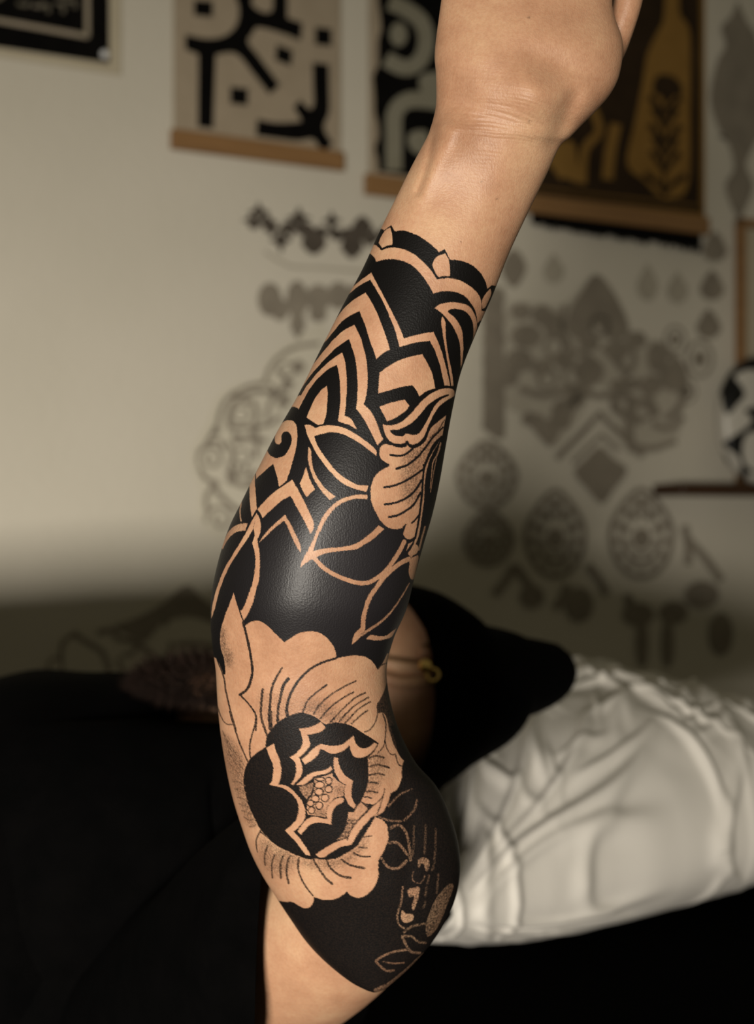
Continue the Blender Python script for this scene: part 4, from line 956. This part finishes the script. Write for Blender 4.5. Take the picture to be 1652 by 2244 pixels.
# relief: wrist bone, tendons, thumb muscle, creases
def gauss(cx, cy, sx, sy, rot=0):
    dx, dy = PX - cx, PY - cy; c, s = math.cos(rot), math.sin(rot)
    return np.exp(-.5 * (((dx * c + dy * s) / sx) ** 2 + ((-dx * s + dy * c) / sy) ** 2))
def near_line(pts, wd):
    P = spline(pts, False, 6); D = np.full(PX.shape, 1e9); msk = (PY > P[:, 1].min() - 40) & (PY < P[:, 1].max() + 40)
    x, y = PX[msk], PY[msk]; d_ = np.full(x.shape, 1e9)
    for a, b in zip(P[:-1], P[1:]):
        q = b - a; t = np.clip(((x - a[0]) * q[0] + (y - a[1]) * q[1]) / max(q @ q, 1e-6), 0, 1)
        d_ = np.minimum(d_, np.hypot(x - a[0] - t * q[0], y - a[1] - t * q[1]))
    D[msk] = d_
    return np.exp(-.5 * (D / wd) ** 2)
rel = .0046 * gauss(985, 292, 34, 42, .3) + .0018 * gauss(962, 335, 20, 60, .45) - .0016 * near_line([(947, 275), (944, 320), (933, 370), (915, 420)], 7)
rel += .0036 * gauss(1172, 205, 36, 50, -.4) - .0034 * gauss(1205, 140, 70, 28, .3) - .0022 * gauss(1010, 225, 30, 26) + .0016 * gauss(1080, 60, 90, 120) - .0026 * near_line([(1258, 215), (1238, 262), (1219, 316)], 16)
rel += .0012 * gauss(925, 410, 16, 50, .4) + .0006 * gauss(1070, 430, 34, 120, .45) - .0005 * gauss(1015, 420, 34, 90, .4)
for pts, dp in (([(968, 235), (1040, 236), (1110, 250), (1170, 282), (1207, 322)], .00030), ([(985, 224), (1060, 225), (1130, 240), (1190, 275), (1216, 305)], .0002), ([(975, 246), (1050, 252), (1120, 268), (1180, 305)], .0002),
                ([(1060, 300), (1130, 312), (1180, 345)], .00013), ([(1040, 325), (1110, 335), (1165, 365)], .00013), ([(1090, 205), (1160, 212), (1215, 240)], .00013), ([(1010, 200), (1100, 195), (1180, 200)], .0001), ([(1000, 170), (1090, 168), (1180, 172)], .0001)):
    rel -= dp * .55 * near_line(pts, 3.2)
ww = np.exp(-.5 * ((PY - 255 - .16 * (PX - 1050)) / 75) ** 2) * (.5 + hashn(PX / 46, PY / 22, 31)).clip(0)
rel += .00007 * ww * np.sin((PY - .13 * (PX - 1050) + 9 * hashn(PX / 60, PY / 30, 32) + .0016 * (PX - 1080) ** 2 * -.3) * 2 * math.pi / 8.5)
# forearm muscles and the fold beside the elbow
rel += .0022 * gauss(640, 1230, 70, 200, .25) + .0015 * gauss(700, 1450, 90, 90) - .0018 * gauss(900, 1700, 40, 130, -.3) + .0014 * gauss(915, 1870, 40, 110) - .0010 * near_line([(850, 1650), (880, 1740), (905, 1830), (890, 1950)], 16)
frontness = np.clip(cs, 0, 1)[None] ** .5
G = G - view[:, None] * (rel * frontness)[..., None]
# hand-drawn unevenness of the ink edge, then read the drawing
RAS = draw_tattoo()
jx = .8 * hashn(PX / 9, PY / 9, 11) + .5 * hashn(PX / 4, PY / 4, 13); jy = .8 * hashn(PX / 9 + 20, PY / 9, 12)
ink = RAS.sample(PX + jx, PY + jy)
ink = np.where(PY < 470, 0, ink)
for mx_, my_, mr_ in ((1160, 266, 2.4), (1089, 435, 2.2), (1158, 38, 2.6), (1055, 398, 1.5), (1228, 470, 1.4), (885, 655, 1.4), (1010, 530, 1.3)):
    ink = np.maximum(ink, .42 * gauss(mx_, my_, mr_, mr_ * .8))   # moles
# healed, greyer black on the inner forearm, with its sheen painted in too
aged_sheen = (np.exp(-.5 * (((PX - 740) / 150) ** 2 + ((PY - 1250) / 170) ** 2)) * 1.0 + .10 * (PY > 1480)).clip(0, 1)
AGED_SHEEN = [aged_sheen.reshape(-1)]
add_grid(G, ink=ink)

# upper arm, from inside the elbow back to the shoulder
E0 = Vector(unproj(797, 1970, .530)); S0 = Vector(unproj(330, 2275, .735))
ax = (S0 - E0)
ua = [(E0 - ax * .02, .025, .025), (E0 + ax * .10, .036, .036), (E0 + ax * .3, .041, .042), (E0 + ax * .6, .046, .048), (E0 + ax * .9, .055, .055), (S0, .055, .055), (S0 + BP * .05 - BA * .02, .05, .05)]
add_grid(loft_grid(rounded(ua), 48, 8, Vector((0, 1, .2))))
# fingers (folded away over the top of the frame) and thumb
def finger(px_pts, radii):
    add_grid(loft_grid(rounded([(unproj(x, y, d), r, r * .92) for (x, y, d), r in zip(px_pts, radii)]), 24, 6, Vector((1, 0, 0))))
for k, (x, L_) in enumerate(((1035, .86), (1120, 1.0), (1210, 1.04), (1300, .95))):
    finger([(x, -170, .484), (x + 4, -300, .482), (x + 6, -300 - 150 * L_, .495), (x + 8, -300 - 190 * L_, .525), (x + 8, -300 - 130 * L_, .548)], [.0088, .0092, .0085, .0078, .0066])
finger([(1300, 150, .490), (1330, 110, .490), (1364, 48, .486), (1379, -20, .485), (1384, -120, .486), (1374, -230, .490)], [.0070, .0075, .0056, .0062, .0074, .0066])

# torso, legs and the far arm under the clothes
NB = Vector((-.165, .885, .925))
def bp(s, c=0.0, z=None): return NB - BA * s + BP * c + Vector((0, 0, 0 if z is None else z - NB.z))
add_grid(loft_grid(rounded([(bp(.02, 0, .93), .06, .05), (bp(.07, 0, .905), .14, .09), (bp(.14, 0, .905), .165, .10), (bp(.3, 0, .895), .15, .09), (bp(.45, 0, .89), .15, .085), (bp(.58, 0, .89), .17, .085)]), 40, 6))
for c in (-.09, .09):
    add_grid(loft_grid(rounded([(bp(.56, c, .885), .08, .078), (bp(.75, c, .88), .075, .072), (bp(.98, c, .865), .055, .055), (bp(1.2, c, .86), .052, .052), (bp(1.38, c, .85), .04, .042)]), 24, 5))
    add_grid(loft_grid(rounded([(bp(1.37, c, .845), .036, .036), (bp(1.42, c, .87), .038, .045), (bp(1.45, c, .93), .036, .028), (bp(1.46, c, 1.0), .03, .015)]), 20, 5, BA))
FS = bp(.10, .20, .87); FE = bp(.36, .25, .85); FW_ = bp(.58, .21, .845)
add_grid(loft_grid(rounded([(bp(.07, .14, .9), .05, .05), (FS, .052, .05), (FE, .04, .038), (bp(.45, .235, .85), .04, .034), (FW_, .026, .02)]), 24, 6))
add_grid(loft_grid(rounded([(FW_, .026, .019), (bp(.63, .205, .843), .04, .016), (bp(.68, .20, .842), .042, .014)]), 20, 5))
for k in range(4):
    add_grid(loft_grid(rounded([(bp(.67, .17 + .02 * k, .843), .009, .009), (bp(.72, .168 + .021 * k, .842), .0085, .0085), (bp(.75 - .01 * abs(k - 1.5), .168 + .021 * k, .835), .007, .007)]), 12, 4))
add_grid(loft_grid(rounded([(bp(.60, .175, .842), .012, .011), (bp(.64, .155, .842), .010, .010), (bp(.675, .148, .84), .008, .008)]), 12, 4))

# neck and head (face to the ceiling, left ear to the camera)
HC = Vector((.0, .915, 1.030))
HM = Matrix.Translation(HC) @ Matrix(((BA.y, 0, BA.x), (-BA.x, 0, BA.y), (0, -1, 0))).to_4x4() @ Matrix.Rotation(math.radians(-22), 4, 'Z') @ Matrix.Diagonal((.84, .735, .86, 1))
add_grid(loft_grid([(NB - BA * .03 + Vector((0, 0, .012)), .062, .058), (NB + BA * .025 + Vector((0, 0, .030)), .058, .058), (HM @ Vector((0, .015, -.07)), .054, .06), (HM @ Vector((0, .01, -.02)), .05, .055)], 36, 6))
nu, nv = 90, 120
ph = np.linspace(.001, math.pi - .001, nu)[:, None]; lo = np.linspace(0, 2 * math.pi, nv, endpoint=False)[None]
hx = np.sin(ph) * np.sin(lo); hy = -np.sin(ph) * np.cos(lo); hz = np.cos(ph) * np.ones_like(lo)
front = np.clip(-hy, 0, 1)
low_ = np.clip(-hz, 0, 1)
X = .074 * hx * (1 - .34 * low_ ** 1.3 * (0.4 + .6 * front)); Y = .095 * hy + .008; Z = .118 * hz
Y = np.where(hy > 0, Y * (1 - .25 * low_), Y)
def hg(x0, z0, sx, sz): return np.exp(-.5 * (((X - x0) / sx) ** 2 + ((Z - z0) / sz) ** 2)) * (hy < 0)
Y += -.027 * hg(0, -.022, .010, .016) - .014 * hg(0, .002, .007, .022) - .006 * hg(0, .034, .045, .010)
for s in (-1, 1):
    Y += .013 * hg(s * .031, .012, .015, .011) - .0075 * hg(s * .031, .012, .010, .007) - .005 * hg(s * .044, -.02, .017, .018) - .006 * hg(s * .011, -.03, .007, .006)
Y += -.008 * hg(0, -.052, .022, .005) - .008 * hg(0, -.066, .018, .006) + .006 * hg(0, -.059, .024, .0022) - .010 * hg(0, -.098, .020, .014)
HP = np.stack([X, Y, Z], -1).reshape(-1, 3); HMn = np.array(HM)
HW = HP @ HMn[:3, :3].T + HMn[:3, 3]
add_grid(HW.reshape(nu, nv, 3), flip=False)
# ears
for s in (-1, 1):
    ring = []
    for k in range(22):
        t = -2.3 + 4.9 * k / 21
        rr = .030 if math.sin(t) > 0 else .026
        ring.append((HM @ Vector((s * (.0745 + .007 * (1 + math.cos(t) * .6)), .012 + .017 * math.cos(t) , .004 + rr * math.sin(t))), .0042, .0042))
    add_grid(loft_grid(rounded(ring), 10, 2, Vector((.1, .2, 1))))
    add_grid(loft_grid(rounded([(HM @ Vector((s * .070, .018, .022)), .006, .018), (HM @ Vector((s * .0745, .014, .0)), .006, .014), (HM @ Vector((s * .074, .006, -.022)), .005, .008)]), 14, 4, HM.to_3x3() @ Vector((1, 0, 0))))

BV = np.concatenate(GV); BI = np.concatenate(GI)
body = mesh_obj('body', BV.tolist(), GF, M_INKSKIN, person)
att = body.data.color_attributes.new('ink', 'FLOAT_COLOR', 'POINT')
ag = np.zeros(len(BV)); ag[:len(AGED_SHEEN[0])] = AGED_SHEEN[0]
ca = np.stack([BI, ag, np.zeros_like(BI), np.ones_like(BI)], -1).astype(np.float32)
att.data.foreach_set('color', ca.reshape(-1))

# clothes
def garment(name, grids, mat, thick=.002):
    VV, FF, off = [], [], 0
    for g in grids:
        VV.append(g.reshape(-1, 3)); FF += grid_faces(g.shape[0], g.shape[1], False, True, off).tolist(); off += g.shape[0] * g.shape[1]
    VV = np.concatenate(VV)
    VV = VV + .0035 * np.stack([hashn(VV[:, 0] * 28 + 3, VV[:, 1] * 28 + VV[:, 2] * 17, s) for s in (21, 22, 23)], -1)
    o = mesh_obj(name, VV.tolist(), FF, mat, person)
    return o
def slant(g):
    n_ = g.shape[0]; t = ax.normalized(); sd = t.cross(Vector((0, 1, 0))).normalized()
    if sd.x > 0: sd = -sd
    sd = (sd - Vector((0, 0, sd.z))).normalized()
    for i in range(n_):
        c = g[i].mean(0); w_ = max(0, (i - n_ * .4) / (n_ * .6)) ** 1.3
        l = ((g[i] - c) @ np.array(sd)).clip(0)
        g[i] += np.array(-t)[None] * (l * 2.9 * w_)[:, None]
        lift = np.maximum(g[i][:, 1], .514) / g[i][:, 1]
        g[i] = np.array(CAM)[None] * (1 - lift)[:, None] + g[i] * lift[:, None]
    return g
shirt = garment('t_shirt', [
    loft_grid([(bp(-.022, 0, .945), .092, .080), (bp(-.005, 0, .937), .125, .096), (bp(.025, 0, .925), .155, .112), (bp(.07, 0, .920), .185, .120), (bp(.12, 0, .917), .19, .114), (bp(.2, 0, .912), .18, .11), (bp(.3, 0, .91), .17, .112), (bp(.45, 0, .905), .17, .108), (bp(.60, 0, .90), .182, .104), (bp(.66, 0, .90), .184, .104)], 72, 10, power=2.3, axis=-BA),
    slant(loft_grid([(bp(.09, -.10, .895), .075, .075), (S0 + (NB - S0) * .2, .070, .068), (S0 - ax * .08, .058, .058), (S0 - ax * .26, .060, .060), (S0 - ax * .44, .060, .060), (S0 - ax * .60, .058, .058)], 48, 8, Vector((0, 1, .2)))),
    loft_grid([(bp(.12, -.04, .92), .10, .09), (bp(.05, -.10, .935), .09, .09), (unproj(470, 1830, .80), .075, .070), (unproj(620, 1850, .79), .07, .070), (unproj(760, 1870, .79), .06, .062), (unproj(870, 1870, .79), .05, .058), (unproj(950, 1850, .79), .02, .045)], 48, 8),
    loft_grid([(bp(.08, .12, .90), .075, .07), (FS, .068, .06), (bp(.2, .225, .862), .06, .055), (bp(.28, .24, .856), .058, .052)], 40, 6)], M_BLACKCLOTH)
garment('trousers', [
    loft_grid([(bp(.58, 0, .895), .186, .094), (bp(.68, 0, .893), .19, .092), (bp(.76, 0, .89), .18, .088)], 60, 6, power=2.3),
    loft_grid([(bp(.64, -.092, .89), .09, .086), (bp(.80, -.092, .885), .086, .082), (bp(1.0, -.092, .875), .07, .068), (bp(1.2, -.092, .868), .064, .062), (bp(1.37, -.092, .86), .056, .054)], 36, 6),
    loft_grid([(bp(.64, .092, .89), .09, .086), (bp(.80, .092, .885), .086, .082), (bp(1.0, .092, .875), .07, .068), (bp(1.2, .092, .868), .064, .062), (bp(1.37, .092, .86), .056, .054)], 36, 6)], M_BLACKCLOTH)
# hood: soft cap pulled over the crown, its slack end resting on the pillow
def hood_sec(px, top, bot, ry, d):
    zt = CAM.z + (FH / 2 - top) / FPX * d; zb = CAM.z + (FH / 2 - bot) / FPX * d
    return (Vector(((px - FW / 2) / FPX * d, d, (zt + zb) / 2)), ry, (zt - zb) / 2)
hs = [(922, 1262, 1770, .086, .912), (935, 1262, 1768, .089, .915), (965, 1267, 1745, .091, .922), (1010, 1288, 1705, .09, .93), (1060, 1330, 1655, .084, .94), (1110, 1365, 1594, .075, .95), (1160, 1387, 1566, .062, .957), (1200, 1399, 1535, .048, .962), (1230, 1412, 1500, .032, .966), (1243, 1428, 1470, .014, .968)]
hg_ = loft_grid([hood_sec(h[0] - 105 * max(0, 1 - (h[0] - 922) / 320), *h[1:]) for h in hs] , 64, 10)
inner = loft_grid([hood_sec(824, 1275, 1755, .083, .912), hood_sec(860, 1285, 1730, .084, .92)], 64, 10)[::-1]
hood = garment('hood', [np.concatenate([inner, hg_], 0)], M_BLACKCLOTH)
# beard on jaw and chin
nb = 5200; rg = np.random.RandomState(2)
msk = (HP[:, 2] < -.045) & (HP[:, 1] < .02) & ~((np.abs(HP[:, 0]) < .02) & (HP[:, 2] > -.075) & (HP[:, 1] < -.05))
idx = np.nonzero(msk)[0]
VV = []; FF = []
cen = HW.mean(0); bd = np.array(BA)
for k in range(nb):
    p = HW[idx[rg.randint(len(idx))]] + rg.normal(0, .0012, 3); nrm = p - cen; nrm /= np.linalg.norm(nrm)
    d_ = nrm * .6 - bd * rg.uniform(.5, 1.0) + rg.normal(0, .25, 3); d_ /= np.linalg.norm(d_)
    L_ = rg.uniform(.012, .034); s_ = np.cross(d_, [0, 0, 1]); s_ /= max(np.linalg.norm(s_), 1e-6); s_ *= .0004
    i = len(VV); VV += [p - s_, p + s_, p + d_ * L_ + np.array([0, 0, -.003])]; FF.append((i, i + 1, i + 2))
cb = np.array(unproj(440, 1492, .845))
for k in range(5200):
    q = rg.normal(size=3); q /= np.linalg.norm(q); p = cb + q * np.array([.040, .03, .0125])
    d_ = q * .4 - bd * rg.uniform(.3, .8) + rg.normal(0, .3, 3); d_ /= np.linalg.norm(d_)
    L_ = rg.uniform(.008, .018); s_ = np.cross(d_, [0, .6, 1]); s_ /= max(np.linalg.norm(s_), 1e-6); s_ *= .0006
    i = len(VV); VV += [p - s_, p + s_, p + d_ * L_]; FF.append((i, i + 1, i + 2))
beard = mesh_obj('beard', VV, FF, M_HAIR, person, False); beard['kind'] = 'stuff'
# two gold earrings
ep = HM @ Vector((.0875, .004, -.016))
for k, (dx, dz, r) in enumerate(((-.004, .004, .0045), (.008, -.006, .0040))):
    bm = bmesh.new()
    if k == 0: bmesh.ops.create_uvsphere(bm, u_segments=20, v_segments=14, radius=r)
    else:
        n1, n2 = 24, 8
        vs = [[bm.verts.new(((r + .0011 * math.cos(b)) * math.cos(a), .0011 * math.sin(b), (r + .0011 * math.cos(b)) * math.sin(a))) for b in (2 * math.pi * j / n2 for j in range(n2))] for a in (2 * math.pi * i / n1 for i in range(n1))]
        for i in range(n1):
            for j in range(n2): bm.faces.new((vs[i][j], vs[(i + 1) % n1][j], vs[(i + 1) % n1][(j + 1) % n2], vs[i][(j + 1) % n2]))
    q = unproj(932 + (0 if k == 0 else 16), 1459 + (0 if k == 0 else 20), .836)
    bm.transform(Matrix.Translation(q)); me = bpy.data.meshes.new('earring'); bm.to_mesh(me); bm.free(); me.materials.append(M_GOLD)
    me.polygons.foreach_set('use_smooth', [True] * len(me.polygons))
    o = bpy.data.objects.new('earring', me); COL.objects.link(o); set_parent(o, person)
    o['label'] = 'gold ball stud in the ear' if k == 0 else 'small gold ring in the ear'

# ---------------------------------------------------------------- painted ball on the shelf
s_b = wall_uv(1690, 1000)[0]; bc = wall_pt(s_b, 0, .112)
d_b = bc.y
z_shelf = z_t
RB = Vector((.142, .034, .138)); bc = wall_pt(solve_s(1690, .060), 0, .060); bc = Vector((bc.x, bc.y, z_shelf + RB.z * .985))
nu, nv = 200, 320
ph = np.linspace(.002, math.pi - .002, nu)[:, None]; lo = np.linspace(0, 2 * math.pi, nv, endpoint=False)[None]
pw = lambda t, e: np.sign(t) * np.abs(t) ** e
X = RB.x * np.sin(ph) ** .8 * np.sin(lo); Y = -RB.y * np.sin(ph) ** .6 * pw(np.cos(lo), .6); Z = np.maximum(RB.z * np.cos(ph) * np.ones_like(lo), -RB.z * .975)
P = np.array(bc)[None, None] + X[..., None] * np.array(WD) - Y[..., None] * np.array(WN) * -1.0 + Z[..., None] * np.array([0, 0, 1.0])
px_, py_ = to_px(P)
BR = Raster(1500, 700, 1900, 1120, 2.0)
BR.frame(1450, 450, .3344)
BR.fill([(480, 1120), (560, 1080), (640, 1090), (700, 1150), (690, 1250), (610, 1320), (540, 1340), (590, 1400), (560, 1450), (440, 1530, 1), (400, 1560), (440, 1600), (500, 1650), (520, 1720), (500, 1800), (460, 1830), (400, 1820), (410, 1740), (440, 1680),
         (400, 1620), (345, 1540), (335, 1430), (355, 1300), (385, 1240), (405, 1330), (435, 1370), (500, 1300), (545, 1240), (520, 1180)], 1)
BR.fill([(640, 1480), (560, 1500), (530, 1580), (540, 1680), (600, 1740), (700, 1760), (760, 1640), (740, 1520)], 1); BR.fill([(560, 1760), (640, 1770), (640, 1850), (560, 1840)], 1)
BR.fill([(800, 1000), (900, 1100), (860, 1300), (740, 1320), (760, 1160)], 1); BR.fill([(840, 1420), (960, 1380), (1000, 1600), (900, 1760), (840, 1640)], 1)
pat = BR.sample(px_, py_)
m, nt, b = node_mat('painted_ball', (.003, .003, .003), .35, .4)
at = nt.nodes.new('ShaderNodeAttribute'); at.attribute_name = 'paint'
mi = nt.nodes.new('ShaderNodeMix'); mi.data_type = 'RGBA'; mi.inputs['A'].default_value = (.003, .003, .003, 1); mi.inputs['B'].default_value = (.5, .47, .41, 1)
nt.links.new(at.outputs['Fac'], mi.inputs['Factor']); nt.links.new(mi.outputs['Result'], b.inputs['Base Color'])
ball = mesh_obj('painted_disc', P.reshape(-1, 3).tolist(), grid_faces(nu, nv, False, True).tolist() + [[k for k in range(nv)][::-1], [(nu - 1) * nv + k for k in range(nv)]], m)
att = ball.data.color_attributes.new('paint', 'FLOAT_COLOR', 'POINT')
att.data.foreach_set('color', np.repeat(pat.reshape(-1, 1), 4, 1).astype(np.float32).reshape(-1))
tag(ball, 'round black disc with white swirling paint standing on the dark shelf', 'ornament')

if 0: pass
